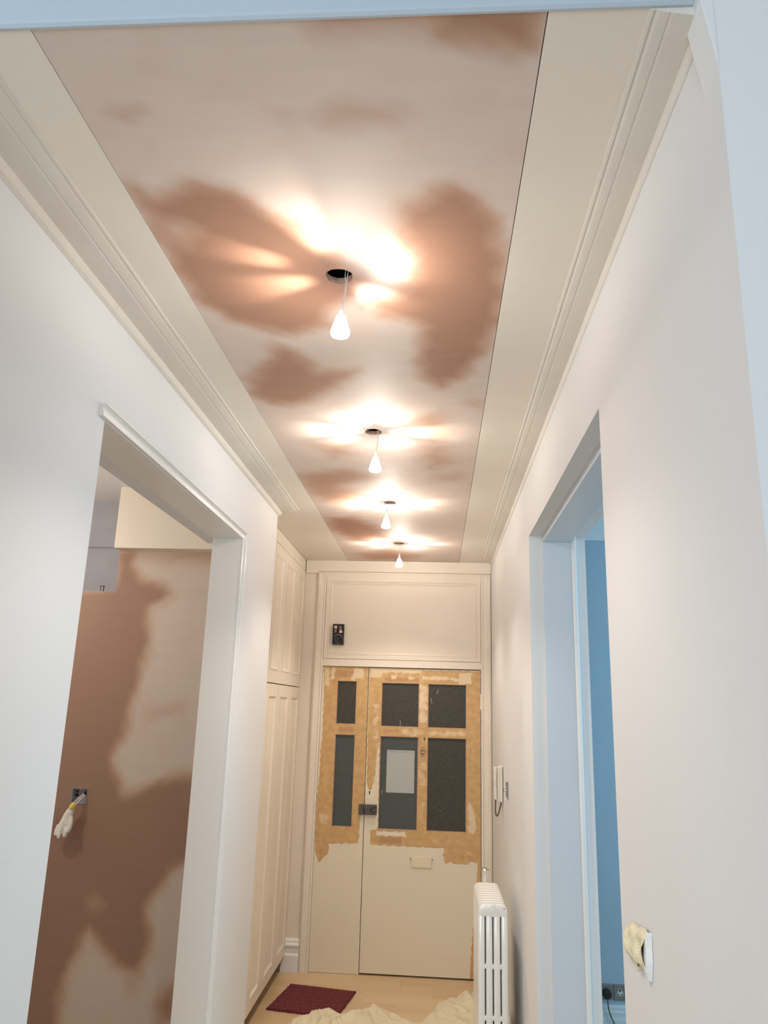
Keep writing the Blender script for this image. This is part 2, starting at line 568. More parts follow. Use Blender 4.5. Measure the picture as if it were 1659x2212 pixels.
# outlines of the damp patches, plus a strip of painted shade under the wall boxing: (weight, softness, polygon in metres)
CEIL_STAINS = [(1.0,0.03,[(-0.653,1.343),(-0.637,1.382),(-0.609,1.375),(-0.521,1.34),(-0.446,1.357),(-0.4,1.42),(-0.327,1.471),(-0.277,1.56),(-0.242,1.638),(-0.214,1.701),(-0.235,1.79),(-0.291,1.837),(-0.331,1.94),(-0.422,2.0),(-0.522,1.951),(-0.593,1.91),(-0.646,1.82),(-0.661,1.726),(-0.664,1.609),(-0.663,1.479)]),(-0.7,0.03,[(-0.637,1.454),(-0.582,1.464),(-0.566,1.499),(-0.611,1.553),(-0.64,1.524)]),(1.0,0.03,[(-0.085,1.436),(-0.033,1.391),(0.02,1.363),(0.075,1.401),(0.109,1.465),(0.139,1.588),(0.163,1.797),(0.16,1.919),(0.127,2.118),(0.076,2.283),(0.002,2.375),(-0.059,2.283),(-0.063,2.116),(-0.04,1.97),(-0.092,1.916),(-0.168,1.889),(-0.19,1.839),(-0.124,1.792),(-0.061,1.704),(-0.069,1.584),(-0.097,1.493)]),(0.85,0.035,[(-0.638,2.318),(-0.544,2.178),(-0.494,2.082),(-0.443,2.114),(-0.393,2.264),(-0.276,2.24),(-0.289,2.289),(-0.402,2.434),(-0.52,2.539),(-0.618,2.518),(-0.658,2.435)]),(1.0,0.03,[(-0.028,0.936),(0.141,0.935),(0.147,1.019),(0.124,1.032),(0.062,1.011),(0.001,0.987)]),(0.55,0.03,[(-0.206,0.966),(-0.171,0.93),(-0.021,0.936),(-0.021,0.977),(-0.103,0.979)]),(0.45,0.02,[(-0.611,1.126),(-0.557,1.125),(-0.553,1.141),(-0.597,1.146)]),(0.5,0.035,[(-0.218,1.151),(-0.164,1.131),(-0.098,1.144),(-0.089,1.167),(-0.152,1.182),(-0.203,1.171)]),(0.25,0.03,[(-0.319,1.14),(-0.281,1.143),(-0.289,1.163),(-0.319,1.16)]),(0.55,0.05,[(-0.101,2.65),(0.003,2.603),(0.05,2.847),(-0.014,2.958),(-0.089,2.876)]),(0.55,0.05,[(-0.072,2.959),(0.024,2.986),(0.057,3.201),(-0.036,3.284),(-0.069,3.107)]),(0.5,0.05,[(-0.516,2.954),(-0.399,2.952),(-0.364,3.082),(-0.462,3.134)]),(0.65,0.05,[(-0.662,3.393),(-0.443,3.315),(-0.255,3.404),(-0.263,3.464),(-0.395,3.483),(-0.474,3.581),(-0.378,3.791),(-0.52,3.957),(-0.608,3.865),(-0.655,3.687)]),(0.95,0.05,[(-0.632,4.255),(-0.498,4.226),(-0.315,4.535),(-0.359,4.762),(-0.534,4.844),(-0.617,4.643),(-0.649,4.467)]),(0.4,0.05,[(-0.015,3.375),(0.097,3.372),(0.101,3.483),(0.007,3.471)]),(0.35,0.03,[(0.097,2.507),(0.152,2.499),(0.149,2.558)]),(0.75,0.08,[(-0.549,5.329),(-0.337,5.147),(-0.165,5.332),(-0.248,5.498),(-0.481,5.517)])]
WALL_STAINS_SHADE = [(1.0,0.035,[(-1.692,2.49),(-1.567,2.492),(-1.589,2.425),(-1.555,2.339),(-1.474,2.329),(-1.41,2.306),(-1.369,2.258),(-1.413,2.214),(-1.472,2.196),(-1.469,2.054),(-1.468,1.938),(-1.501,1.8),(-1.518,1.642),(-1.562,1.508),(-1.582,1.442),(-1.555,1.357),(-1.511,1.284),(-1.433,1.308),(-1.323,1.354),(-1.187,1.38),(-0.984,1.409),(-0.953,1.026),(-1.172,0.987),(-1.235,0.944),(-1.304,0.851),(-1.329,0.78),(-1.313,0.674),(-1.311,0.577),(-1.343,0.504),(-1.411,0.525),(-1.529,0.596),(-1.608,0.689),(-1.642,0.649),(-1.642,0.581),(-1.691,0.483),(-1.702,0.406),(-1.664,0.131),(-1.942,0.116),(-2.217,2.278),(-1.668,2.289)]),(0.9,0.04,[(-1.255,0.401),(-1.177,0.48),(-1.107,0.316),(-1.226,0.328)]),(-0.4,0.03,[(-1.628,0.807),(-1.581,0.829),(-1.549,0.79),(-1.594,0.759)]),(0.5,0.05,[(-1.591,2.486),(-1.123,2.519),(-1.116,2.44),(-1.263,2.437),(-1.487,2.449)]),(0.3,0.03,[(-1.453,1.688),(-1.243,1.717),(-1.239,1.672),(-1.401,1.645)]),(0.35,0.03,[(-1.408,0.506),(-1.348,0.509),(-1.366,0.423),(-1.389,0.432)])]

# ------------------------------------------------------------------ corridor shell
# floor: sub-floor with laminate planks laid across the corridor
floor = struct_root('floor', 'pale oak laminate floor of the corridor')
obj('subfloor', boxes((-3.3, 0.645, 0.93, 5.9, -0.06, -0.012), (-2.6, 2.2, -2.7, 0.93, -0.06, -0.012),
                      (0.645, 3.3, 0.93, 5.9, -0.06, -0.012)), M['hall_floor'], floor)
PITCH = 0.19
k = 0
yy = 1.02
while yy < 5.62:
    y1 = min(yy + PITCH, 5.64)
    x = -1.05 - [0.0, 0.75, 0.35][k % 3]
    while x < 0.40:
        x0, x1 = max(x, -1.06), min(x + 1.2, 0.40)
        if x1 - x0 > 0.02:
            obj('plank', boxes((x0 + 0.0004, x1 - 0.0004, yy + 0.0004, y1 - 0.0004, -0.0118, 0.0)), M['plank'], floor, bevel=0.0006, seg=1)
        x += 1.2
    yy += PITCH
    k += 1

# left wall with the door opening to the plastered room
o = obj('wall_left', boxes((-1.016, XL, YN, 1.835, 0, 3.0), (-1.016, XL, 3.29, 4.03, 0, 3.0),
                           (-1.016, XL, 1.835, 3.29, 2.455, 3.0)), M['wall'])
struct(o, 'white left corridor wall with the opening to the plastered room')
o = obj('wall_right', boxes((XR, 0.641, YN, 1.80, 0, 3.0), (XR, 0.641, 3.27, 5.90, 0, 3.0),
                            (XR, 0.641, 1.80, 3.27, 2.475, 3.0)), M['wall'])
struct(o, 'white right corridor wall with the opening to the blue room')
o = obj('wall_back', boxes((-1.70, XL, YB, 5.90, 0, 3.0), (XL, XR, YB, 5.90, 2.062, 3.0),
                           (XL, -0.829, YB, 5.90, 0, 2.062), (0.324, XR, YB, 5.90, 0, 2.062)), M['cream'])
struct(o, 'cream end wall around the entrance doors')
o = obj('wall_landing', boxes((-0.829, 0.324, 5.86, 5.90, 0, 2.062), (-0.829, 0.324, 5.655, 5.86, -0.012, 0.0)), M['landing'])
struct(o, 'dim landing wall behind the entrance doors')

# near end wall of the corridor (the hall side), rounded arris
o = obj('wall_hall_right', boxes((0.641, 2.1, YN, 1.02, 0, 3.35)), M['wall'])
struct(o, 'white hall wall right of the corridor mouth')
o = obj('wall_hall_left', boxes((-2.5, -1.016, YN, 1.02, 0, 3.35)), M['wall'])
struct(o, 'white hall wall left of the corridor mouth')
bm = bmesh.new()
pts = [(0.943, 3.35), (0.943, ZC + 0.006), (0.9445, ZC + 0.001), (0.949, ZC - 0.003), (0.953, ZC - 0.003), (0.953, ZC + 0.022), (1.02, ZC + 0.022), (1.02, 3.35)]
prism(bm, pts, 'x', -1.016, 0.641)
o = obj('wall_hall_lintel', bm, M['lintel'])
struct(o, 'wall above the corridor mouth, its blue grey shade painted in')
# hall shell behind the camera, with its window
o = obj('wall_hall_sides', boxes((-2.58, -2.5, -2.7, 1.02, 0, 3.35), (2.1, 2.18, -2.7, 1.02, 0, 3.35)), M['wall'])
struct(o, 'white side walls of the hall')
o = obj('wall_hall_rear', boxes((-2.58, -2.15, -2.78, -2.7, 0, 3.35), (-0.05, 2.18, -2.78, -2.7, 0, 3.35),
                                (-2.15, -0.05, -2.78, -2.7, 0, 0.9), (-2.15, -0.05, -2.78, -2.7, 2.6, 3.35)), M['wall'])
struct(o, 'white rear wall of the hall')
o = obj('ceiling_hall', boxes((-2.58, 2.18, -2.78, 1.02, 3.35, 3.42)), M['wall'])
struct(o, 'white hall ceiling')
w1 = struct_root('window_1', 'window of the hall')
obj('window_frame', boxes((-2.15, -2.09, -2.77, -2.71, 0.9, 2.6), (-0.11, -0.05, -2.77, -2.71, 0.9, 2.6), (-1.13, -1.07, -2.77, -2.71, 0.96, 2.54),
                          (-2.09, -0.11, -2.77, -2.71, 0.9, 0.96), (-2.09, -0.11, -2.77, -2.71, 2.54, 2.6)), M['gloss'], w1)
obj('pane', boxes((-2.09, -1.13, -2.745, -2.74, 0.96, 2.54)), M['clear'], w1)
obj('pane', boxes((-1.07, -0.11, -2.745, -2.74, 0.96, 2.54)), M['clear'], w1)

# right jamb: small plaster make-good swelling in the top corner of the mouth
bm = bmesh.new()
prism(bm, [(0.401, ZC - 0.002), (0.401, 2.64), (0.398, 2.66), (0.392, 2.70), (0.386, 2.74), (0.380, ZC - 0.002)], 'y', 0.928, 0.99)
o = obj('trim_9', bm, M['wall'], bevel=0.004)
struct(o, 'rounded plaster make-good in the top right corner of the corridor mouth')

# ------------------------------------------------------------------ ceiling
ceil = struct_root('ceiling', 'freshly skimmed corridor ceiling')
HOLES = [(-0.257, 1.694, 0.0345), (-0.259, 2.814, 0.0335), (-0.255, 3.888, 0.033), (-0.257, 4.926, 0.033)]


def ceiling_panel():
    x0, x1, y0, y1 = -0.6722, 0.1610, 0.9535, 5.5775
    nx, ny = 64, 357
    xs, ys = np.linspace(x0, x1, nx + 1), np.linspace(y0, y1, ny + 1)
    bm = bmesh.new()
    V = [[bm.verts.new((xs[i], ys[j], ZC)) for j in range(ny + 1)] for i in range(nx + 1)]
    skip = set()
    K = 4
    for hx, hy, hr in HOLES:
        i0, j0 = int(np.abs(xs - hx).argmin()), int(np.abs(ys - hy).argmin())
        for i in range(i0 - K, i0 + K):
            for j in range(j0 - K, j0 + K):
                skip.add((i, j))
        ring = [(i0 - K + t, j0 - K) for t in range(2 * K)] + [(i0 + K, j0 - K + t) for t in range(2 * K)] + \
               [(i0 + K - t, j0 + K) for t in range(2 * K)] + [(i0 - K, j0 + K - t) for t in range(2 * K)]
        lo, hi = [], []
        for (i, j) in ring:
            a = math.atan2(ys[j] - hy, xs[i] - hx)
            r = hr + random.uniform(-0.0013, 0.0013)
            lo.append(bm.verts.new((hx + r * math.cos(a), hy + r * math.sin(a), ZC)))
            r += random.uniform(-0.002, 0.0)
            hi.append(bm.verts.new((hx + r * math.cos(a), hy + r * math.sin(a), ZC + 0.016)))
        n = len(ring)
        for t in range(n):
            u = (t + 1) % n
            bm.faces.new((V[ring[t][0]][ring[t][1]], V[ring[u][0]][ring[u][1]], lo[u], lo[t]))
            f = bm.faces.new((lo[t], lo[u], hi[u], hi[t]))
            f.material_index = 1
    for i in range(nx):
        for j in range(ny):
            if (i, j) not in skip:
                bm.faces.new((V[i][j], V[i + 1][j], V[i + 1][j + 1], V[i][j + 1]))
    edge = [V[i][0] for i in range(nx)] + [V[nx][j] for j in range(ny)] + [V[i][ny] for i in range(nx, 0, -1)] + [V[0][j] for j in range(ny, 0, -1)]
    up = [bm.verts.new(v.co + Vector((0, 0, 0.014))) for v in edge]
    for t in range(len(edge)):
        u = (t + 1) % len(edge)
        f = bm.faces.new((edge[t], edge[u], up[u], up[t]))
        f.material_index = 1
    for v in V:
        for q in v:
            if not q.link_faces:
                bm.verts.remove(q)
    o = obj('plaster_panel', bm, M['plaster'], ceil)
    o.data.materials.append(M['mould_wood'])
    v = verts_np(o.data)
    set_attr(o.data, 'stain', stain_mask(wobble(v[:, :2], 0.006, 17.0), CEIL_STAINS, 1.7))
    o['label'] = 'pink skimmed plaster panel with brown damp patches'
    return o


ceiling_panel()
obj('ceiling_margin', boxes((XL, -0.6732, YN + 0.025, 5.60, ZC - 0.001, ZC + 0.02)), M['margin'], ceil)
obj('ceiling_margin', boxes((0.1628, XR, YN + 0.025, 5.60, ZC - 0.001, ZC + 0.02)), M['margin'], ceil)
obj('ceiling_margin', boxes((-1.60, XL, 4.03, 5.60, ZC - 0.0005, ZC + 0.02)), M['margin'], ceil)
obj('upper_deck', boxes((-1.7, 0.641, YN, 5.90, 3.0, 3.06)), M['dark'], ceil)

# cornices (small flat bands along both walls)
bm = bmesh.new()
prism(bm, [(-0.776, ZC), (-0.777, 2.7835), (-0.782, 2.7815), (-0.786, 2.7825), (-0.792, 2.7795), (-0.802, 2.7765), (-0.812, 2.774), (-0.816, 2.7748), (-0.820, 2.7728),
           (-0.845, 2.7695), (-0.866, 2.7675), (-0.871, 2.7665), (-0.874, 2.760), (-0.880, 2.752), (-0.8895, 2.746), (-0.8895, ZC)], 'y', 0.9535, 4.052)
o = obj('trim_1', bm, M['cornice'])
struct(o, 'narrow cream cornice along the left wall')
bm = bmesh.new()
prism(bm, [(0.316, ZC), (0.317, 2.7835), (0.322, 2.7815), (0.326, 2.7825), (0.331, 2.7795), (0.338, 2.7775), (0.345, 2.776), (0.348, 2.7766), (0.352, 2.775),
           (0.370, 2.7715), (0.386, 2.7690), (0.390, 2.7685), (0.392, 2.763), (0.396, 2.757), (0.3995, 2.754), (0.3995, ZC)], 'y', 0.9535, 5.45)
o = obj('trim_2', bm, M['cornice'])
struct(o, 'narrow cream cornice along the right wall')

# ------------------------------------------------------------------ door frame and panelled head at the far end
tr = struct_root('trim_3', 'cream moulded frame and panelled head around the entrance doors', (-0.25, YB, 0))


def architrave(x_out, x_in):
    bm = bmesh.new()
    s = 1 if x_in > x_out else -1
    wd = abs(x_in - x_out)
    P = [(0, 0), (0, -0.020), (0.012, -0.026), (0.020, -0.024), (0.024, -0.016), (wd * 0.75, -0.014), (wd * 0.82, -0.019), (wd, -0.017), (wd, 0)]
    prism(bm, [(x_out + s * a, YB + b) for a, b in P], 'z', 0.0, 2.69)
    return bm


obj('architrave', architrave(-0.893, -0.829), M['cream'], tr)
obj('architrave', architrave(0.396, 0.324), M['cream'], tr)
bm = bmesh.new()
prism(bm, [(YB, 2.692), (YB - 0.012, 2.692), (YB - 0.012, 2.700), (YB - 0.030, 2.706), (YB - 0.030, 2.770), (YB - 0.034, ZC - 0.002), (YB, ZC - 0.002)], 'x', -0.89, 0.398)
obj('frieze_board', bm, M['cream'], tr)
obj('frieze_board', boxes((-0.985, -0.89, YB - 0.030, YB, 2.69, ZC - 0.002)), M['cream'], tr)
obj('head_rail', boxes((-0.829, 0.324, YB - 0.016, YB, 2.007, 2.058)), M['cream'], tr, bevel=0.002)
obj('head_panel', boxes((-0.829, 0.324, YB - 0.004, YB + 0.01, 2.058, 2.692)), M['cream'], tr)


def picture_mould(x0, x1, z0, z1, wdt, prof, y):
    """mitred moulding frame round a rectangle; prof = (distance inwards, projection)"""
    bm = bmesh.new()
    rings = []
    for d, h in prof:
        rings.append([bm.verts.new(c) for c in ((x0 + d, y - h, z0 + d), (x1 - d, y - h, z0 + d), (x1 - d, y - h, z1 - d), (x0 + d, y - h, z1 - d))])
    for a, b in zip(rings[:-1], rings[1:]):
        for i in range(4):
            j = (i + 1) % 4
            bm.faces.new((a[i], a[j], b[j], b[i]))
    return bm


obj('panel_moulding', picture_mould(-0.826, 0.321, 2.061, 2.655, 0.05, [(0, 0.0), (0, 0.014), (0.022, 0.014), (0.028, 0.006), (0.036, 0.009), (0.042, 0.004), (0.05, 0.0)], YB - 0.004), M['cream'], tr)

# skirting on the little pier left of the doors
bm = bmesh.new()
prism(bm, [(YB, 0), (YB - 0.022, 0), (YB - 0.022, 0.100), (YB - 0.017, 0.106), (YB - 0.014, 0.110), (YB - 0.014, 0.146), (YB - 0.024, 0.153), (YB - 0.026, 0.163),
           (YB - 0.020, 0.172), (YB - 0.013, 0.176), (YB - 0.015, 0.186), (YB - 0.008, 0.196), (YB, 0.200)], 'x', -1.016, -0.895)
o = obj('baseboard_back', bm, M['gloss'])
struct(o, 'white moulded skirting block on the end wall')
for nm, y0, y1 in (('baseboard_left', 3.345, 4.03), ('baseboard_left_near', 1.0, 1.83)):
    bm = bmesh.new()
    prism(bm, [(XL, 0), (XL + 0.02, 0), (XL + 0.02, 0.15), (XL + 0.012, 0.165), (XL + 0.012, 0.18), (XL, 0.19)], 'y', y0, y1)
    struct(obj(nm, bm, M['gloss']), 'white skirting along the left wall')
for nm, y0, y1 in (('baseboard_right', 3.28, 5.57), ('baseboard_right_near', 1.0, 1.79)):
    bm = bmesh.new()
    prism(bm, [(XR, 0), (XR - 0.02, 0), (XR - 0.02, 0.15), (XR - 0.012, 0.165), (XR - 0.012, 0.18), (XR, 0.19)], 'y', y0, y1)
    struct(obj(nm, bm, M['gloss']), 'white skirting along the right wall')

# ------------------------------------------------------------------ left opening trim
t = struct_root('trim_4', 'white gloss architrave and lining of the left opening', (XL, 2.5, 0))
bm = bmesh.new()
prism(bm, [(XL, 2.4515), (-0.8775, 2.4515), (-0.8768, 2.4655), (-0.8835, 2.4670), (-0.8790, 2.4745), (-0.8735, 2.4790), (-0.8700, 2.4805), (-0.8700, 2.4850), (XL, 2.4850)], 'y', 1.797, 3.332)
obj('architrave', bm, M['gloss'], t)
bm = bmesh.new()
prism(bm, [(XL, 3.2905), (-0.8775, 3.2905), (-0.8768, 3.3045), (-0.8835, 3.3060), (-0.8790, 3.3135), (-0.8735, 3.318), (-0.8700, 3.3195), (-0.8700, 3.332), (XL, 3.332)], 'z', 0, 2.4565)
obj('architrave', bm, M['gloss'], t)
obj('door_lining', boxes((-1.0165, XL, 3.2855, 3.291, 0, 2.452)), M['gloss'], t)
obj('door_lining', boxes((-1.0165, XL, 1.837, 3.2855, 2.4495, 2.4545)), M['gloss'], t)
obj('head_strip', boxes((-1.075, -1.0165, 1.835, 3.40, 2.4495, 2.62)), M['wall'], t)

# ------------------------------------------------------------------ right opening trim
t = struct_root('trim_5', 'white lining of the right opening', (XR, 2.5, 0))
obj('door_lining', boxes((0.457, 0.5805, 3.256, 3.2705, 0, 2.448)), M['shaded_lining'], t, bevel=0.002)
obj('door_lining', boxes((0.457, 0.578, 1.80, 3.2705, 2.448, 2.4755)), M['shaded_lining'], t, bevel=0.002)
obj('door_lining', boxes((0.457, 0.578, 1.7995, 1.812, 0, 2.448)), M['shaded_lining'], t, bevel=0.002)
bm = bmesh.new()
lathe(bm, [(0.0125, 0.0), (0.0125, 2.474)], (0.590, 3.2635, 0), 'z', 20)
obj('door_stop', bm, M['gloss'], t, smooth=False)

# ------------------------------------------------------------------ the plastered room on the left
YW = 3.80


def plaster_wall():
    hx0, hx1, hz0, hz1 = -1.764, -1.687, 1.232, 1.302
    xs = sorted(set(list(np.round(np.arange(-3.1, -1.0161, 0.02), 4)) + [-1.016, -1.668, hx0, hx1]))
    zs = sorted(set(list(np.round(np.arange(0, 2.811, 0.02), 4)) + [2.81, 2.27, hz0, hz1]))
    bm = bmesh.new()
    V = {}

    def v(i, j):
        if (i, j) not in V:
            V[(i, j)] = bm.verts.new((xs[i], YW, zs[j]))
        return V[(i, j)]
    for i in range(len(xs) - 1):
        for j in range(len(zs) - 1):
            cx, cz = (xs[i] + xs[i + 1]) / 2, (zs[j] + zs[j + 1]) / 2
            if hx0 < cx < hx1 and hz0 < cz < hz1:
                continue
            if cx < -1.668 and cz > 2.27:
                continue
            bm.faces.new((v(i, j), v(i + 1, j), v(i + 1, j + 1), v(i, j + 1)))
    # the top of the low part and the reveal of the alcove
    box(bm, -3.1, -1.668, YW + 0.0005, 4.02, 2.2, 2.2695)
    box(bm, -1.6678, -1.0165, YW + 0.0005, 4.028, 0, 2.81)
    o = obj('wall_room_left', bm, M['plaster_room'])
    p = verts_np(o.data)
    set_attr(o.data, 'stain', stain_mask(wobble(p[:, [0, 2]], 0.008, 11.0), WALL_STAINS_SHADE, 1.5))
    struct(o, 'freshly skimmed wall of the left room with brown damp patches')


plaster_wall()
o = obj('wall_room_left_alcove', boxes((-3.1, -1.668, 4.02, 4.06, 2.2, 2.545), (-3.1, -1.668, 4.004, 4.06, 2.545, 2.81)), M['grey_wall'])
struct(o, 'grey bare back of the alcove in the left room')
o = obj('trim_6', boxes((-1.662, -1.0165, 3.71, 3.7998, 2.484, 2.81)), M['cream'])  # cream colour stands in for warm lamp light on the boxing
struct(o, 'pale boxing under the ceiling of the left room')
o = obj('ceiling_room_left', boxes((-3.2, -1.0165, 1.0, 4.06, 2.81, 2.87)), M['wall'])
struct(o, 'white ceiling of the left room')
o = obj('wall_room_left_outer', boxes((-3.2, -3.1, 0.93, 4.06, 0, 2.81), (-3.1, -1.0165, 1.02, 1.08, 0, 2.81)), M['wall'])
struct(o, 'white outer walls of the left room')

# ------------------------------------------------------------------ the blue room on the right
o = obj('wall_room_right', boxes((0.642, 3.2, 4.60, 4.70, 0, 2.95)), M['blue_wall'])
struct(o, 'blue grey end wall of the right room')
o = obj('wall_room_right_outer', boxes((3.2, 3.3, 1.02, 2.0, 0, 2.95), (3.2, 3.3, 3.5, 4.70, 0, 2.95), (3.2, 3.3, 2.0, 3.5, 0, 0.95), (3.2, 3.3, 2.0, 3.5, 2.55, 2.95)), M['blue_wall'])
struct(o, 'blue grey window wall of the right room')
o = obj('ceiling_room_right', boxes((0.642, 3.3, 1.02, 4.70, 2.95, 3.0)), M['blue_trim'])
struct(o, 'white ceiling of the right room')
bm = bmesh.new()
prism(bm, [(4.5999, 2.754), (4.592, 2.754), (4.590, 2.775), (4.580, 2.79), (4.578, 2.835), (4.560, 2.85), (4.545, 2.90), (4.50, 2.935), (4.50, 2.9499), (4.5999, 2.9499)], 'x', 0.642, 3.2)
o = obj('trim_7', bm, M['blue_trim'])
struct(o, 'pale cornice of the right room')
bm = bmesh.new()
prism(bm, [(4.5999, 0), (4.578, 0), (4.578, 0.17), (4.582, 0.185), (4.580, 0.205), (4.588, 0.212), (4.586, 0.225), (4.592, 0.236), (4.5999, 0.238)], 'x', 0.642, 3.2)
o = obj('baseboard_room_right', bm, M['blue_trim'])
struct(o, 'pale moulded skirting of the right room')
w2 = struct_root('window_2', 'window of the right room')
obj('window_frame', boxes((3.21, 3.28, 2.0, 2.06, 0.95, 2.55), (3.21, 3.28, 3.44, 3.5, 0.95, 2.55), (3.21, 3.28, 2.72, 2.78, 1.01, 2.49),
                          (3.21, 3.28, 2.06, 3.44, 0.95, 1.01), (3.21, 3.28, 2.06, 3.44, 2.49, 2.55)), M['gloss'], w2)
obj('pane', boxes((3.24, 3.245, 2.06, 2.72, 1.01, 2.49)), M['clear'], w2)
obj('pane', boxes((3.24, 3.245, 2.78, 3.44, 1.01, 2.49)), M['clear'], w2)

# ------------------------------------------------------------------ entrance doors
def rect(x0, x1, z0, z1):
    return [(x0, z0), (x1, z0), (x1, z1), (x0, z1)]


STRIP = [  # bare ochre wood
    (1, .004, [(-.824, 2.02), (-.49, 2.02), (-.49, 1.0), (-.515, .99), (-.52, .81), (-.725, .802), (-.728, .731), (-.75, .72), (-.77, .69), (-.79, .675), (-.805, .70), (-.822, .757), (-.826, .85), (-.826, 1.10), (-.815, 1.25), (-.815, 1.44), (-.808, 1.50), (-.81, 1.8)]),
    (1, .004, [(-.484, 1.995), (.32, 1.995), (.32, .0), (.236, .0), (.236, .70), (.30, .70), (.072, .712), (.066, .735), (.066, .802), (-.44, .806), (-.44, .90), (-.39, .905), (-.395, 1.50), (-.41, 1.40), (-.42, 1.25), (-.435, 1.18), (-.45, 1.16), (-.468, 1.163), (-.478, 1.22), (-.482, 1.6)]),
    (-1, .003, [(-.40, .866), (-.195, .866), (-.195, .893), (-.40, .893)]),
    (-.9, .004, [(.30, .72), (.236, .72), (.238, .15), (.225, .0), (.245, .0), (.252, .12)]),
]
FILL = [  # pale filler and old undercoat
    (1, .010, rect(-.815, -.775, 1.86, 2.0)), (1, .008, rect(-.765, -.735, 1.91, 2.0)), (1, .012, rect(-.60, -.52, 1.92, 2.0)),
    (.8, .012, rect(-.62, -.575, 1.90, 1.96)), (1, .012, rect(-.484, -.385, 1.93, 2.0)), (1, .012, rect(-.44, -.10, 1.965, 2.0)),
    (1, .006, rect(-.325, -.285, 1.925, 1.955)), (1, .008, rect(-.20, -.15, 1.925, 1.95)), (1, .010, rect(-.10, .10, 1.925, 1.955)),
    (1, .010, rect(.10, .17, 1.92, 1.945)), (1, .012, rect(.165, .26, 1.90, 1.985)), (.9, .012, rect(.175, .215, 1.875, 1.93)),
    (.8, .012, rect(-.12, -.055, 1.62, 1.89)), (.7, .012, rect(-.32, -.27, 1.535, 1.56)), (.7, .014, rect(-.24, -.08, 1.53, 1.585)),
    (.75, .014, rect(-.06, .22, 1.535, 1.58)), (.7, .012, rect(-.45, -.40, 1.5, 1.75)), (.6, .01, rect(-.115, -.058, 1.20, 1.36)),
    (.9, .012, [(.228, 1.13), (.25, 1.12), (.285, 1.02), (.298, .93), (.28, .90), (.228, .905)]),
    (.7, .012, rect(-.81, -.735, .92, 1.0)), (.5, .03, rect(-.70, -.60, .84, .89)), (.6, .012, rect(-.43, -.39, 1.05, 1.5)),
    (.65, .006, rect(-.548, -.538, 1.70, 1.80)), (.65, .006, rect(-.535, -.525, 1.58, 1.66)),
    (.65, .006, rect(-.55, -.54, 1.40, 1.47)), (.5, .02, rect(-.80, -.74, 1.53, 1.58)), (.6, .02, rect(-.10, -.06, .94, 1.12)),
    (.8, .008, rect(.243, .256, .72, .80)), (.8, .008, rect(.225, .26, .765, .785)), (.45, .03, rect(-.06, .2, .82, .88)),
]
BROWN = [
    (.8, .012, rect(-.37, -.12, 1.905, 1.94)), (.6, .015, rect(-.05, .2, 1.90, 1.925)), (.6, .015, rect(-.74, -.55, 1.92, 1.99)),
    (.6, .014, rect(-.70, -.575, 1.535, 1.59)), (.7, .010, rect(-.40, -.385, .91, 1.50)), (.7, .008, rect(-.38, -.12, .898, .91)),
    (.8, .010, rect(-.38, -.22, .815, .86)), (.55, .02, rect(-.535, -.515, .83, 1.0)), (.8, .012, rect(-.11, -.06, 1.40, 1.45)), (.5, .012, rect(-.38, -.25, 1.535, 1.585)),
    (.6, .01, rect(-.66, -.63, .845, .87)),
]


def timber(name, parent, x0, x1, z0, z1, y=YB, th=0.045, step=0.006):
    nx, nz = max(2, int(round((x1 - x0) / step))), max(2, int(round((z1 - z0) / step)))
    bm = bmesh.new()
    xs, zs = np.linspace(x0, x1, nx + 1), np.linspace(z0, z1, nz + 1)
    V = [[bm.verts.new((a, y, b)) for b in zs] for a in xs]
    for i in range(nx):
        for j in range(nz):
            bm.faces.new((V[i][j], V[i + 1][j], V[i + 1][j + 1], V[i][j + 1]))
    edge = [V[i][0] for i in range(nx)] + [V[nx][j] for j in range(nz)] + [V[i][nz] for i in range(nx, 0, -1)] + [V[0][j] for j in range(nz, 0, -1)]
    back = [bm.verts.new(v.co + Vector((0, th, 0))) for v in edge]
    for t_ in range(len(edge)):
        u = (t_ + 1) % len(edge)
        bm.faces.new((edge[u], edge[t_], back[t_], back[u]))
    o = obj(name, bm, M['stripped'], parent)
    p = verts_np(o.data) + np.array(parent['_base'])
    P = wobble(p[:, [0, 2]], 0.0022, 45.0)
    set_attr(o.data, 'wear', np.stack([stain_mask(P, STRIP), 0.88 * stain_mask(P, FILL, 1.4), stain_mask(P, BROWN, 1.5)], 1))
    return o


d1 = struct_root('door_1', 'half stripped panelled entrance door with four dark glass panes', (-0.083, YB, 0))
timber('stile', d1, -.486, -.390, .012, 2.002)
timber('stile', d1, .220, .320, .012, 2.002)
timber('top_rail', d1, -.390, .220, 1.898, 2.002)
timber('middle_rail', d1, -.390, .220, 1.526, 1.593)
timber('mullion', d1, -.119, -.054, 1.593, 1.898)
timber('mullion', d1, -.119, -.054, .906, 1.526)
timber('lock_rail', d1, -.390, .220, .806, .906)
timber('lower_panel', d1, -.390, .220, .150, .806, y=YB + 0.0012, step=0.012)
timber('bottom_rail', d1, -.390, .220, .012, .150, step=0.012)
for (x0, x1, z0, z1, g) in ((-.390, -.119, 1.593, 1.898, 'glass_dark'), (-.054, .220, 1.593, 1.898, 'glass_dark'),
                            (-.390, -.119, .906, 1.526, 'glass_grey'), (-.054, .220, .906, 1.526, 'glass_dark')):
    pn = obj('pane', boxes((x0, x1, YB + 0.014, YB + 0.019, z0, z1)), M[g], d1)
    if g == 'glass_grey':
        pn['label'] = 'grey green glass pane behind the paper notice'
    obj('glazing_bead', picture_mould(x0, x1, z0, z1, 0.006, [(0, 0.0), (0, 0.008), (0.0045, 0.008), (0.0045, 0.0)], YB + 0.014), M['mould_wood'], d1)
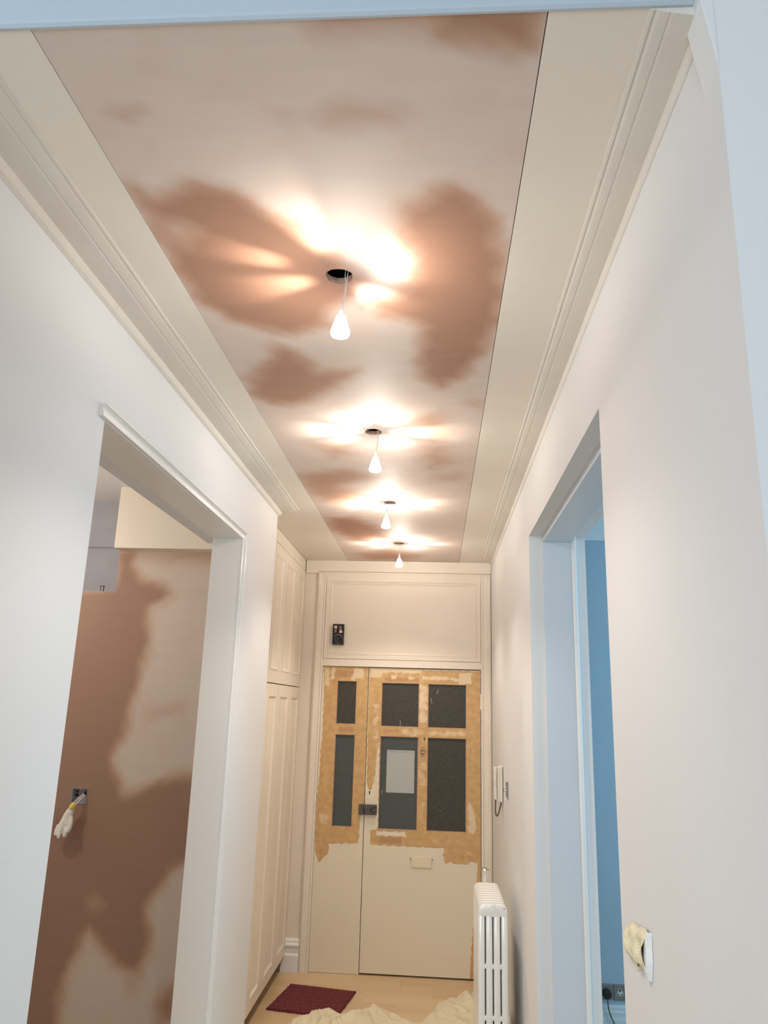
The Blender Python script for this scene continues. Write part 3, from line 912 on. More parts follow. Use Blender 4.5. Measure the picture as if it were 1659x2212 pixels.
# flecks of paint and putty left on the glass
for (x, z, a, l) in ((.012, 1.845, 0.3, .03), (-.032, 1.78, -.2, .045), (-.252, 1.62, 0.0, .04), (-.37, 1.15, 0.1, .022), (.04, 1.04, 0, .006), (-.16, 1.11, 0.4, .006)):
    bm = bmesh.new()
    dx, dz = math.sin(a) * l / 2, math.cos(a) * l / 2
    tube(bm, [(x - dx, YB + 0.0135, z - dz), (x + 0.002, YB + 0.013, z), (x + dx, YB + 0.0135, z + dz)], 0.0014, 6)
    obj('paint_fleck', bm, M['door_paint'], d1)
obj('rim_lock', boxes((-.486, -.400, YB - 0.030, YB - 0.0002, 1.000, 1.066)), M['lock'], d1, bevel=0.004)['label'] = 'dark metal rim lock'
bm = bmesh.new()
tube(bm, curve_pts([(-.408, YB - 0.032, 1.050), (-.428, YB - 0.033, 1.046), (-.440, YB - 0.033, 1.033), (-.432, YB - 0.033, 1.020), (-.408, YB - 0.032, 1.016)], 6), 0.003, 8)
obj('lock_latch', bm, M['black'], d1, smooth=True)
# key holes
bm = bmesh.new()
lathe(bm, [(0.0055, -0.001), (0.0055, 0.0)], (-.455, YB, 1.148), 'y', 14)
box(bm, -.458, -.452, YB - 0.001, YB, 1.130, 1.147)
obj('keyhole', bm, M['black'], d1)
bm = bmesh.new()
lathe(bm, [(0.006, -0.001), (0.006, 0.0)], (-.076, YB, 1.520), 'y', 14)
box(bm, -.079, -.073, YB - 0.001, YB, 1.504, 1.519)
obj('keyhole', bm, M['lock'], d1)
for (z, r) in ((1.448, .013), (1.425, .017), (1.405, .012)):
    bm = bmesh.new()
    tube(bm, [(-.084 + r * math.cos(q), YB - 0.0008, z + 0.8 * r * math.sin(q)) for q in np.linspace(0.4, 5.2, 14)], 0.0016, 6)
    obj('fitting_scar', bm, M['lock'], d1)
# letter plate
lp = obj('letter_plate', boxes((-.153, -.014, YB - 0.007, YB, .672, .745)), M['door_paint'], d1, bevel=0.005, seg=3)
for s, x in ((-1, -.153), (1, -.014)):
    bm = bmesh.new()
    lathe(bm, [(0.003, 0), (0.003, 0.012)], (x - 0.012 if s < 0 else x, YB - 0.003, .726), 'x', 10)
    o = obj('pivot', bm, M['steel_dark'], d1)
bm = bmesh.new()
for z in (1.730, 1.757, 1.784, 1.811):
    lathe(bm, [(0.006, 0.0), (0.006, 0.025)], (.322, YB - 0.004, z), 'z', 12)
obj('hinge', bm, M['door_paint'], d1)

d2 = struct_root('door_2', 'narrow half stripped side leaf with two dark panes', (-0.656, YB, 0))
timber('stile', d2, -.8275, -.715, .002, 2.005)
timber('stile', d2, -.573, -.4905, .002, 2.005)
timber('top_rail', d2, -.715, -.573, 1.903, 2.005)
timber('middle_rail', d2, -.715, -.573, 1.528, 1.600)
timber('lock_rail', d2, -.715, -.573, .806, .912)
timber('lower_panel', d2, -.715, -.573, .143, .806, y=YB + 0.0012, step=0.012)
timber('bottom_rail', d2, -.715, -.573, .002, .143, step=0.012)
for (x0, x1, z0, z1, g) in ((-.715, -.573, 1.600, 1.903, 'glass_dark'), (-.715, -.573, .912, 1.528, 'glass_grey')):
    obj('pane', boxes((x0, x1, YB + 0.014, YB + 0.019, z0, z1)), M[g], d2)
    obj('glazing_bead', picture_mould(x0, x1, z0, z1, 0.006, [(0, 0.0), (0, 0.008), (0.0045, 0.008), (0.0045, 0.0)], YB + 0.014), M['mould_wood'], d2)
obj('lock_keep', boxes((-.525, -.4915, YB - 0.026, YB - 0.0002, 1.000, 1.066)), M['lock'], d2, bevel=0.003)['label'] = 'dark metal lock keep'

# paper notice taped to the glass
pn = thing('paper_notice', 'blank grey white sheet of paper stuck to the lower left pane of the door', 'paper', (-.2425, YB + 0.0085, 1.290))
obj('sheet', boxes((-.341, -.144, YB + 0.0122, YB + 0.0136, 1.147, 1.433)), M['paper'], pn)

# ------------------------------------------------------------------ door chime above the doors
ch = thing('door_chime', 'open black door chime with two batteries above the doors', 'chime', (-.7215, YB - 0.004, 2.235))
Yc = YB - 0.004
obj('case', boxes((-.763, -.680, Yc - 0.012, Yc, 2.160, 2.310), (-.763, -.758, Yc - 0.03, Yc - 0.012, 2.160, 2.310), (-.685, -.680, Yc - 0.03, Yc - 0.012, 2.160, 2.310),
                  (-.758, -.685, Yc - 0.03, Yc - 0.012, 2.160, 2.165), (-.758, -.685, Yc - 0.03, Yc - 0.012, 2.305, 2.310)), M['black'], ch)
for cx, up in ((-.742, True), (-.704, False)):
    bm = bmesh.new()
    lathe(bm, [(0.012, 0.0), (0.012, 0.052), (0.004, 0.052), (0.004, 0.055)], (cx, Yc - 0.0245, 2.245), 'z', 18)
    b = obj('battery', bm, M['black'], ch, smooth=False)
    bm = bmesh.new()
    z0 = 2.278 if up else 2.2455
    lathe(bm, [(0.0124, 0.0), (0.0124, 0.019)], (cx, Yc - 0.0245, z0), 'z', 18)
    cc = obj('copper_band', bm, M['copper'], ch)
    cc.parent = b
    bm = bmesh.new()
    za, zb = (2.247, 2.275) if up else (2.268, 2.298)
    tube(bm, [(cx - 0.004, Yc - 0.0375, za), (cx - 0.004, Yc - 0.0375, zb)], 0.0012, 6)
    tube(bm, [(cx + 0.005, Yc - 0.0365, za), (cx + 0.005, Yc - 0.0365, zb)], 0.0012, 6)
    cc = obj('print_line', bm, M['plastic'], ch)
    cc.parent = b
bm = bmesh.new()
lathe(bm, [(0.034, 0.0), (0.034, -0.006), (0.030, -0.008), (0.010, -0.004), (0.009, -0.009), (0.004, -0.011)], (-.7215, Yc - 0.012, 2.202), 'y', 32)
obj('speaker', bm, M['black'], ch)
bm = bmesh.new()
tube(bm, [(-.7215 + .0325 * math.cos(q), Yc - 0.020, 2.202 + .0325 * math.sin(q)) for q in np.linspace(-0.4, 2.6, 24)], 0.0011, 6)
tube(bm, [(-.7215 + .0325 * math.cos(q), Yc - 0.020, 2.202 + .0325 * math.sin(q)) for q in np.linspace(4.2, 5.1, 10)], 0.0011, 6)
obj('speaker_rim', bm, M['cable'], ch)
bm = bmesh.new()
lathe(bm, [(0.003, 0.0), (0.0022, -0.002)], (-.7225, Yc - 0.022, 2.203), 'y', 12)
obj('speaker_screw', bm, M['plastic'], ch)

# ------------------------------------------------------------------ fitted cupboard, left of the doors
XC = -0.99
cb = thing('fitted_cupboard', 'cream panelled fitted cupboard, floor to ceiling, left of the entrance doors', 'cupboard', (-1.25, 4.82, 0))
obj('carcass', boxes((-1.55, XC - 0.024, 4.032, 5.598, 0.10, ZC - 0.003)), M['plank_edge'], cb)
obj('plinth', boxes((-1.55, -1.052, 4.032, 5.598, 0.0, 0.10)), M['plank_edge'], cb)
obj('face_frame', boxes((XC - 0.024, XC, 4.032, 5.598, 2.704, ZC - 0.003), (XC - 0.024, XC, 5.579, 5.598, 0.10, 2.704),
                        (XC - 0.024, XC, 4.032, 4.056, 0.10, 1.850)), M['cupboard'], cb)


def panel_door(name, y0, y1, z0, z1, panels):
    """panels: (ya, yb, za, zb) openings; the door is the board around them"""
    ys = sorted({y0, y1} | {p[0] for p in panels} | {p[1] for p in panels})
    za, zb = panels[0][2], panels[0][3]
    bs = [(XC - 0.022, XC, y0, y1, z0, za), (XC - 0.022, XC, y0, y1, zb, z1)]
    cur = y0
    for p in panels:
        bs.append((XC - 0.022, XC, cur, p[0], za, zb))
        cur = p[1]
    bs.append((XC - 0.022, XC, cur, y1, za, zb))
    d = obj(name, boxes(*bs), M['cupboard'], cb)
    for (a, b, c, e) in panels:
        bm = boxes((XC - 0.020, XC - 0.006, a, b, c, e))
        q = obj('panel', bm, M['cupboard'], cb)
        q.parent = d
        bm = bmesh.new()
        rings = []
        for dd, h in ((-0.004, 0.0), (-0.004, 0.003), (0.004, 0.003), (0.009, -0.001), (0.013, -0.003), (0.018, -0.006)):
            rings.append([bm.verts.new((XC + h, a + dd, c + dd)), bm.verts.new((XC + h, b - dd, c + dd)), bm.verts.new((XC + h, b - dd, e - dd)), bm.verts.new((XC + h, a + dd, e - dd))])
            rings[-1] = rings[-1]
        for r0, r1 in zip(rings[:-1], rings[1:]):
            for i in range(4):
                j = (i + 1) % 4
                bm.faces.new((r0[i], r0[j], r1[j], r1[i]))
        q = obj('panel_moulding', bm, M['cupboard'], cb)
        q.parent = d
    return d


panel_door('door', 4.060, 4.829, 0.10, 1.846, [(4.15, 4.41, .17, 1.775), (4.56, 4.77, .17, 1.775)])
panel_door('door', 4.833, 5.575, 0.10, 1.846, [(4.905, 5.15, .17, 1.775), (5.30, 5.53, .17, 1.775)])
panel_door('door', 4.508, 5.575, 1.852, 2.701, [(4.555, 4.77, 1.935, 2.63), (4.905, 5.155, 1.935, 2.63), (5.31, 5.535, 1.935, 2.63)])
obj('filler_panel', boxes((XC - 0.022, XC, 4.034, 4.501, 1.852, 2.7035)), M['cupboard'], cb)

# ------------------------------------------------------------------ radiator
RY0, RP, RN = 3.80, 0.046, 10
rx = [0.2195, 0.2540, 0.2885, 0.3230]
rad = thing('column_radiator', 'white four column cast iron radiator standing along the right wall', 'radiator', (0.271, RY0 + RP * RN / 2, 0))


def rad_section(y):
    bm = bmesh.new()
    x0, x1 = 0.2055, 0.3370
    yc = y + RP / 2

    def rr(zlo, zhi, rad_top, rad_bot, hy):
        pts = []
        for (cx, cz, a0, r) in ((x1 - rad_top, zhi - rad_top, 0, rad_top), (x0 + rad_top, zhi - rad_top, 90, rad_top),
                                (x0 + rad_bot, zlo + rad_bot, 180, rad_bot), (x1 - rad_bot, zlo + rad_bot, 270, rad_bot)):
            for q in range(5):
                t_ = R(a0 + q * 22.5)
                pts.append((cx + r * math.cos(t_), cz + r * math.sin(t_)))
        prism(bm, pts, 'y', yc - hy, yc + hy)
    rr(.822, .872, .028, .006, .0228)
    rr(.105, .165, .006, .022, .0228)
    for z in (.618, .414, .212):
        rr(z - .0095, z + .0095, .006, .006, .0222)
    for cx in rx:
        n = 20
        prev = None
        for (z, s) in ((.15, 1), (.83, 1)):
            ring = []
            for i in range(n):
                cq, sq = math.cos(2 * math.pi * i / n), math.sin(2 * math.pi * i / n)
                ring.append(bm.verts.new((cx + 0.0151 * math.copysign(abs(cq) ** 0.4, cq), yc + 0.0226 * math.copysign(abs(sq) ** 0.4, sq), z)))
            if prev:
                for i in range(n):
                    j = (i + 1) % n
                    bm.faces.new((prev[i], prev[j], ring[j], ring[i]))
            else:
                bm.faces.new(ring[::-1])
            prev = ring
        bm.faces.new(prev)
    return bm


first = obj('section', rad_section(RY0), M['radiator'], rad, bevel=0.0035, seg=2)
for p in first.data.polygons:
    p.use_smooth = True
for k in range(1, RN):
    c = first.copy()
    COL.objects.link(c)
    c.location = (0, k * RP, 0)
    c.parent = rad
bm = bmesh.new()
lathe(bm, [(0.027, 0.0), (0.027, -0.004), (0.020, -0.006), (0.018, -0.004), (0.013, -0.004), (0.011, -0.008)], (0.271, RY0 + 0.003, .848), 'y', 28)
obj('end_boss', bm, M['radiator'], rad, smooth=False)
bm = bmesh.new()
lathe(bm, [(0.0038, 0.0), (0.0038, -0.004), (0.002, -0.004), (0.002, -0.002)], (0.322, RY0 + 0.002, .858), 'y', 14)
obj('air_vent', bm, M['chrome'], rad)
for y in (RY0 + RP / 2, RY0 + RP * (RN - 0.5)):
    for x in (0.225, 0.317):
        bm = bmesh.new()
        lathe(bm, [(0.016, 0.0), (0.013, 0.02), (0.013, 0.115)], (x, y, 0.0), 'z', 16)
        obj('foot', bm, M['radiator'], rad)
bm = bmesh.new()
yv = RY0 + RP * RN + 0.045
lathe(bm, [(0.0105, 0.0), (0.0105, 0.83), (0.014, 0.832), (0.014, 0.855), (0.009, 0.858), (0.009, 0.900), (0.012, 0.905), (0.007, 0.92)], (0.268, yv, 0.0), 'z', 18)
obj('valve_stem', bm, M['radiator'], rad)
bm = bmesh.new()
lathe(bm, [(0.010, 0.0), (0.0225, 0.002), (0.022, 0.006), (0.014, 0.012), (0.004, 0.015)], (0.268, yv, 0.919), 'z', 24)
obj('valve_wheel', bm, M['chrome'], rad)['label'] = 'chrome valve wheel'
bm = bmesh.new()
lathe(bm, [(0.012, -0.06), (0.012, 0.0)], (0.271, yv, 0.13), 'y', 16)
obj('valve_tail', bm, M['radiator'], rad)

# ------------------------------------------------------------------ entry phone and dimmer switch on the right wall
ph = thing('entry_phone', 'ivory entry phone with brown looped cord on the right wall by the doors', 'phone', (XR, 4.755, 1.31))
obj('base', boxes((0.381, XR - 0.0022, 4.705, 4.805, 1.212, 1.409)), M['plastic'], ph, bevel=0.004)
obj('back_plate', boxes((XR - 0.0022, XR - 0.0002, 4.702, 4.808, 1.213, 1.406)), M['black'], ph)
obj('cradle', boxes((0.369, 0.381, 4.728, 4.782, 1.214, 1.402)), M['plastic'], ph, bevel=0.003)
bm = bmesh.new()
prism(bm, [(0.350, 1.222), (0.349, 1.400), (0.352, 1.404), (0.3655, 1.403), (0.3655, 1.357), (0.3625, 1.352), (0.3615, 1.335), (0.3615, 1.292), (0.365, 1.284), (0.3655, 1.222)], 'y', 4.735, 4.775)
obj('handset', bm, M['plastic'], ph, bevel=0.0025)
bm = bmesh.new()
tube(bm, curve_pts([(0.3585, 4.755, 1.224), (0.3575, 4.755, 1.19), (0.357, 4.755, 1.158), (0.361, 4.755, 1.136), (0.3685, 4.755, 1.132), (0.377, 4.755, 1.15), (0.385, 4.755, 1.18), (0.391, 4.755, 1.205), (0.389, 4.755, 1.217)], 8), 0.0042, 10)
obj('cord', bm, M['cord'], ph, smooth=True)

sw = thing('dimmer_switch', 'metal dimmer switch plate with knob seen edge on, right of the entry phone', 'switch', (XR, 4.41, 1.307))
bm = bmesh.new()
prism(bm, [(XR - 0.0002, 1.349), (XR - 0.0055, 1.347), (XR - 0.0075, 1.340), (XR - 0.0055, 1.318), (XR - 0.0055, 1.296), (XR - 0.0075, 1.274), (XR - 0.0055, 1.267), (XR - 0.0002, 1.264)], 'y', 4.367, 4.453)
obj('plate', bm, M['steel_dark'], sw)
bm = bmesh.new()
lathe(bm, [(0.0095, -0.0055), (0.0095, -0.012), (0.008, -0.0235), (0.006, -0.025)], (XR, 4.41, 1.307), 'x', 20)
obj('knob', bm, M['chrome'], sw)

# ------------------------------------------------------------------ torn patch over the switch hole in the near right wall
tp = thing('wall_patch', 'torn crumpled cream filler patch on the near right wall', 'patch', (XR, 1.66, 1.295))
OUT = [(1.765, 1.306), (1.698, 1.331), (1.636, 1.339), (1.590, 1.345), (1.605, 1.266), (1.640, 1.262), (1.676, 1.251), (1.726, 1.257), (1.762, 1.272), (1.768, 1.290)]
bm = bmesh.new()
ov = [bm.verts.new((XR - 0.0003, y, z)) for y, z in OUT]
rows = []
NU, NV = 22, 16
grid = []
for i in range(NU + 1):
    row = []
    u = i / NU
    y = 1.768 - u * (1.768 - 1.580)
    top = np.interp(y, [1.580, 1.636, 1.698, 1.765], [1.346, 1.339, 1.331, 1.306])
    bot = np.interp(y, [1.580, 1.640, 1.676, 1.726, 1.765], [1.266, 1.262, 1.251, 1.257, 1.276])
    for j in range(NV + 1):
        v = j / NV
        z = bot + v * (top - bot)
        e = min(1, min(v, 1 - v) * 5, u * 6)
        s = u * 3.1 + (v - 0.5) * 0.9
        fold = 0.5 + 0.5 * math.sin(2 * math.pi * s * 0.72)
        hgt = 0.003 + 0.010 * fold * (1 - abs(v - 0.45)) + 0.003 * u ** 2
        hgt += 0.004 * noise.noise(Vector((y * 60, z * 60, 1.7)))
        row.append(bm.verts.new((XR - 0.0006 - max(0.0008, hgt * e), y, z)))
    grid.append(row)
for v_ in ov:
    bm.verts.remove(v_)
for i in range(NU):
    for j in range(NV):
        bm.faces.new((grid[i][j], grid[i + 1][j], grid[i + 1][j + 1], grid[i][j + 1]))
obj('crumpled_filler', bm, M['patch'], tp)
bm = bmesh.new()
ridge = [(1.578, 1.346), (1.584, 1.325), (1.587, 1.300), (1.590, 1.280), (1.596, 1.262)]
foot = [(1.556, 1.347), (1.560, 1.320), (1.560, 1.298), (1.566, 1.278), (1.573, 1.262)]
hh = [0.004, 0.008, 0.010, 0.009, 0.004]
a = [bm.verts.new((XR - h - 0.001, y, z)) for (y, z), h in zip(ridge, hh)]
b = [bm.verts.new((XR - 0.0006, y, z)) for (y, z) in foot]
mid = [bm.verts.new(((p.co.x + q.co.x) / 2 - 0.004, (p.co.y + q.co.y) / 2 - 0.002, (p.co.z + q.co.z) / 2)) for p, q in zip(a, b)]
c_ = [bm.verts.new((XR - 0.001, y + 0.012, z)) for (y, z) in ridge]
for i in range(4):
    bm.faces.new((a[i], a[i + 1], mid[i + 1], mid[i]))
    bm.faces.new((mid[i], mid[i + 1], b[i + 1], b[i]))
    bm.faces.new((c_[i], c_[i + 1], a[i + 1], a[i]))
obj('torn_flap', bm, M['patch_white'], tp)['label'] = 'white torn paper flap'
bm = bmesh.new()
lathe(bm, [(0.0075, 0.0), (0.0075, -0.0015)], (XR - 0.0075, 1.640, 1.275), 'x', 10)
obj('dark_hole', bm, M['cord'], tp)

# ------------------------------------------------------------------ socket box and gloved cable ends in the left room
sb = thing('socket_box', 'open metal back box sunk in the brown plaster of the left room', 'socket', (-1.7255, YW, 1.267))
obj('box', boxes((-1.764, -1.687, YW + 0.028, YW + 0.030, 1.232, 1.302), (-1.764, -1.762, YW - 0.002, YW + 0.028, 1.232, 1.302), (-1.689, -1.687, YW - 0.002, YW + 0.028, 1.232, 1.302),
                 (-1.762, -1.689, YW - 0.002, YW + 0.028, 1.232, 1.234), (-1.762, -1.689, YW - 0.002, YW + 0.028, 1.300, 1.302)), M['grey_wall'], sb)
bm = bmesh.new()
lathe(bm, [(0.009, -0.001), (0.009, 0.0)], (-1.752, YW + 0.028, 1.268), 'y', 14)
lathe(bm, [(0.006, -0.001), (0.006, 0.0)], (-1.750, YW + 0.028, 1.284), 'y', 12)
obj('knockout', bm, M['black'], sb)
bm = bmesh.new()
lathe(bm, [(0.011, -0.001), (0.011, 0.0)], (-1.706, YW + 0.028, 1.275), 'y', 14)
obj('knockout', bm, M['black'], sb)
bm = bmesh.new()
lathe(bm, [(0.004, -0.006), (0.004, 0.0)], (-1.720, YW + 0.004, 1.298), 'y', 10)
obj('lug', bm, M['chrome'], sb)

gl = thing('gloved_cable', 'white rubber glove taped over cable ends hanging from the socket box', 'glove', (-1.72, 3.77, 1.23))
bm = bmesh.new()
for dx in (-0.006, 0.007):
    tube(bm, curve_pts([(-1.701 + dx * 0.6, YW - 0.003, 1.274 - dx * 0.4), (-1.708 + dx, YW - 0.02, 1.262), (-1.722 + dx * 1.1, 3.755, 1.240), (-1.733 + dx * 0.6, 3.748, 1.222)], 8), 0.0042, 8)
obj('cable', bm, M['cable'], gl, smooth=True)
bm = bmesh.new()
tube(bm, [(-1.724, 3.752, 1.238), (-1.730, 3.749, 1.229), (-1.737, 3.746, 1.216)], [0.0105, 0.013, 0.0125], 14)
obj('tape', bm, M['tape'], gl)['label'] = 'yellow tape'
bm = bmesh.new()
# palm: flattened loft, fingers as tapered chains, fused by a voxel remesh into one skin
prev = None
for (x, z, rx_, ry_) in ((-1.737, 1.222, .010, .009), (-1.741, 1.212, .018, .012), (-1.746, 1.195, .024, .014), (-1.752, 1.175, .026, .014), (-1.759, 1.155, .029, .014), (-1.764, 1.138, .031, .013), (-1.767, 1.124, .030, .011)):
    ring = [bm.verts.new((x + rx_ * math.cos(q), 3.752 + ry_ * math.sin(q), z + 0.25 * rx_ * math.cos(q))) for q in [2 * math.pi * i / 18 for i in range(18)]]
    if prev:
        for i in range(18):
            j = (i + 1) % 18
            bm.faces.new((prev[i], prev[j], ring[j], ring[i]))
    else:
        bm.faces.new(ring[::-1])
    prev = ring
bm.faces.new(prev)
for pts, r in (([(-1.787, 3.752, 1.14), (-1.795, 3.750, 1.115), (-1.796, 3.748, 1.098), (-1.793, 3.746, 1.092)], (.010, .0095, .009, .006)),
               ([(-1.774, 3.75, 1.135), (-1.779, 3.746, 1.105), (-1.779, 3.744, 1.088), (-1.777, 3.744, 1.080)], (.010, .009, .0085, .006)),
               ([(-1.760, 3.752, 1.135), (-1.765, 3.756, 1.112), (-1.768, 3.757, 1.100)], (.010, .009, .007)),
               ([(-1.748, 3.752, 1.135), (-1.748, 3.747, 1.110), (-1.751, 3.746, 1.093), (-1.753, 3.746, 1.086)], (.011, .0105, .0095, .006)),
               ([(-1.733, 3.752, 1.175), (-1.727, 3.744, 1.150), (-1.730, 3.742, 1.125), (-1.734, 3.743, 1.110)], (.011, .011, .010, .007))):
    tube(bm, pts, list(r), 10)
gv = obj('glove', bm, M['glove'], gl, smooth=True)
rm = gv.modifiers.new('remesh', 'REMESH')
rm.mode = 'VOXEL'
rm.voxel_size = 0.0028
rm.use_smooth_shade = True
sm = gv.modifiers.new('smooth', 'SMOOTH')
sm.factor = 0.6
sm.iterations = 4

# little wire end on the alcove ledge
bm = bmesh.new()
tube(bm, [(-1.745, 3.83, 2.2697), (-1.746, 3.83, 2.290), (-1.744, 3.83, 2.305)], 0.0022, 6)
tube(bm, [(-1.746, 3.83, 2.303), (-1.765, 3.83, 2.300)], 0.0018, 6)
tube(bm, [(-1.757, 3.83, 2.271), (-1.766, 3.83, 2.300)], 0.0015, 6)
o = obj('wire_end', bm, M['black'])
tag(o, 'small black wire end sticking up from the alcove ledge in the left room', 'wire')

# ------------------------------------------------------------------ sockets in the blue room
s1 = thing('wall_socket', 'dark socket plate with a round black plug in it, low on the blue wall', 'socket', (0.918, 4.6, 0.297))
obj('plate', boxes((0.876, 0.957, 4.592, 4.5998, 0.260, 0.335)), M['steel_dark'], s1, bevel=0.003)
bm = bmesh.new()
lathe(bm, [(0.024, -0.008), (0.023, -0.028), (0.015, -0.036)], (0.925, 4.6, 0.290), 'y', 22)
obj('plug', bm, M['black'], s1)
s2 = thing('wall_socket', 'dark metal socket plate with three empty round holes, beside the black plug', 'socket', (1.0, 4.6, 0.297))
obj('plate', boxes((0.963, 1.043, 4.592, 4.5998, 0.258, 0.335)), M['steel_dark'], s2, bevel=0.003)
bm = bmesh.new()
prism(bm, [(0.980, 0.281), (1.012, 0.281), (1.014, 0.290), (1.003, 0.312), (0.995, 0.316), (0.988, 0.312), (0.978, 0.290)], 'y', 4.5912, 4.5920)
obj('insert', bm, M['cable'], s2)
for (x, z, r) in ((0.9955, 0.307, 0.0055), (0.986, 0.287, 0.0038), (1.006, 0.287, 0.0038)):
    bm = bmesh.new()
    lathe(bm, [(r, -0.0092), (r, -0.0080)], (x, 4.6, z), 'y', 14)
    obj('pin_hole', bm, M['black'], s2)
obj('rocker', boxes((1.022, 1.032, 4.589, 4.592, 0.295, 0.318)), M['cable'], s2, bevel=0.001)
bm = bmesh.new()
tube(bm, curve_pts([(0.925, 4.575, 0.268), (0.926, 4.570, 0.240), (0.934, 4.566, 0.200), (0.952, 4.562, 0.160), (0.972, 4.555, 0.110), (1.00, 4.53, 0.03), (1.05, 4.50, 0.003)], 8), 0.0035, 8)
o = obj('plug_cable', bm, M['cord'], smooth=True)
tag(o, 'thin dark cable hanging from the plug over the skirting of the blue room', 'cable')

# ------------------------------------------------------------------ doormat
mt = thing('doormat', 'dark red ribbed doormat lying on the laminate before the doors', 'doormat', (-0.718, 5.095, 0))
bm = bmesh.new()
n = 44
hw, hd = 0.2135, 0.209
ang = R(-9.2)
top = []
for i in range(n + 1):
    row = []
    for j in range(n + 1):
        x, y = -hw + 2 * hw * i / n, -hd + 2 * hd * j / n
        ed = min(i, n - i, j, n - j)
        if ed == 0:
            x += random.uniform(-.0025, .0025)
            y += random.uniform(-.0025, .0025)
        z = 0.013 + (0.0022 if (i + j) % 2 == 0 else 0.0) - (0.004 if ed == 0 else 0)
        row.append(bm.verts.new((-0.718 + x * math.cos(ang) - y * math.sin(ang), 5.095 + x * math.sin(ang) + y * math.cos(ang), z)))
    top.append(row)
for i in range(n):
    for j in range(n):
        bm.faces.new((top[i][j], top[i + 1][j], top[i + 1][j + 1], top[i][j + 1]))
edge = [top[i][0] for i in range(n)] + [top[n][j] for j in range(n)] + [top[i][n] for i in range(n, 0, -1)] + [top[0][j] for j in range(n, 0, -1)]
dn = [bm.verts.new((v.co.x, v.co.y, 0.0006)) for v in edge]
for k in range(len(edge)):
    u = (k + 1) % len(edge)
    bm.faces.new((edge[u], edge[k], dn[k], dn[u]))
bm.faces.new(dn)
obj('pile', bm, M['mat'], mt)

# ------------------------------------------------------------------ dust sheet heaped across the floor
BACK = [(-0.80, 4.74), (-0.755, 4.86), (-0.70, 4.86), (-0.60, 4.95), (-0.53, 4.87), (-0.48, 4.82), (-0.40, 4.92), (-0.31, 5.01), (-0.24, 4.96), (-0.16, 4.86), (-0.06, 4.86),
        (-0.005, 5.00), (0.03, 5.12), (0.12, 5.20), (0.25, 5.32), (0.36, 5.34)]
bx, by = [b[0] for b in BACK], [b[1] for b in BACK]
NXs, NYs = 150, 150
bm = bmesh.new()
G = []
for i in range(NXs + 1):
    x = -0.80 + 1.17 * i / NXs
    yb = float(np.interp(x, bx, by))
    row = []
    for j in range(NYs + 1):
        s = j / NYs
        yf = 3.60
        y = yb - (yb - yf) * s
        d = yb - y
        wx = x + 0.05 * noise.noise(Vector((x * 5, y * 5, 0.3)))
        wy = y + 0.05 * noise.noise(Vector((x * 5, y * 5, 7.3)))
        heap = math.exp(-((x + 0.45) / 0.30) ** 2) + 0.9 * math.exp(-((x - 0.22) / 0.20) ** 2)
        lift = heap * (1 - math.exp(-d / 0.035)) * math.exp(-max(0, d - 0.08) / 0.45)
        n1 = noise.noise(Vector((x * 6, y * 5, 3.1)))
        r1 = (1 - abs(noise.noise(Vector((wx * 9, wy * 5.5, 4.4))) * 1.9))
        r2 = (1 - abs(noise.noise(Vector((wx * 17 + wy * 5, wy * 15, 9.2))) * 1.9))
        r3 = (1 - abs(math.sin(wx * 19 + wy * 9 + 2.2 * noise.noise(Vector((x * 3, y * 3, 2))))))
        z = 0.004 + lift * (0.022 + 0.026 * max(0, r1) + 0.022 * max(0, r2) ** 1.5 + 0.032 * r3 ** 1.4 + 0.020 * n1) + 0.006 * max(0, r2) * min(1, d / 0.04)
        # it lies over the near corner of the doormat
        mx, my = (x + 0.718) * math.cos(R(9.2)) - (y - 5.095) * math.sin(R(9.2)), (x + 0.718) * math.sin(R(9.2)) + (y - 5.095) * math.cos(R(9.2))
        dm = max(abs(mx) - 0.2135, abs(my) - 0.209)
        if dm < 0.02:
            z = max(z, 0.022 * min(1.0, (0.02 - dm) / 0.015) + 0.002)
        row.append(bm.verts.new((x, y, max(0.003, z))))
    G.append(row)
for i in range(NXs):
    for j in range(NYs):
        if G[i + 1][j + 1].co.x > 0.185 and G[i][j + 1].co.y < 4.42:
            continue
        bm.faces.new((G[i][j], G[i + 1][j], G[i + 1][j + 1], G[i][j + 1]))
for row in G:
    for v_ in row:
        if not v_.link_faces:
            bm.verts.remove(v_)
ds = obj('dust_sheet', bm, M['sheet'], smooth=True)
tag(ds, 'crumpled cream cotton dust sheet heaped on the floor by the radiator', 'dust sheet')

bm = bmesh.new()
prev = None
for i in range(31):
    q = i / 30
    y = 4.26 + 0.17 * q
    row = []
    for j in range(25):
        v_ = j / 24
        z = 0.002 + v_ * (0.262 - 0.035 * q + 0.012 * math.sin(9 * q))
        x = 0.3655 + 0.010 * math.sin(q * 21 + 2.5 * v_) * (1 - 0.3 * v_) + 0.004 * noise.noise(Vector((q * 6, v_ * 7, 1.1)))
        row.append(bm.verts.new((min(x, 0.3775), y, z)))
    if prev:
        for j in range(24):
            bm.faces.new((prev[j], prev[j + 1], row[j + 1], row[j]))
    prev = row
o = obj('cloth_end', bm, M['sheet'], smooth=True)
tag(o, 'cream cloth end tucked between the radiator and the right wall', 'cloth')

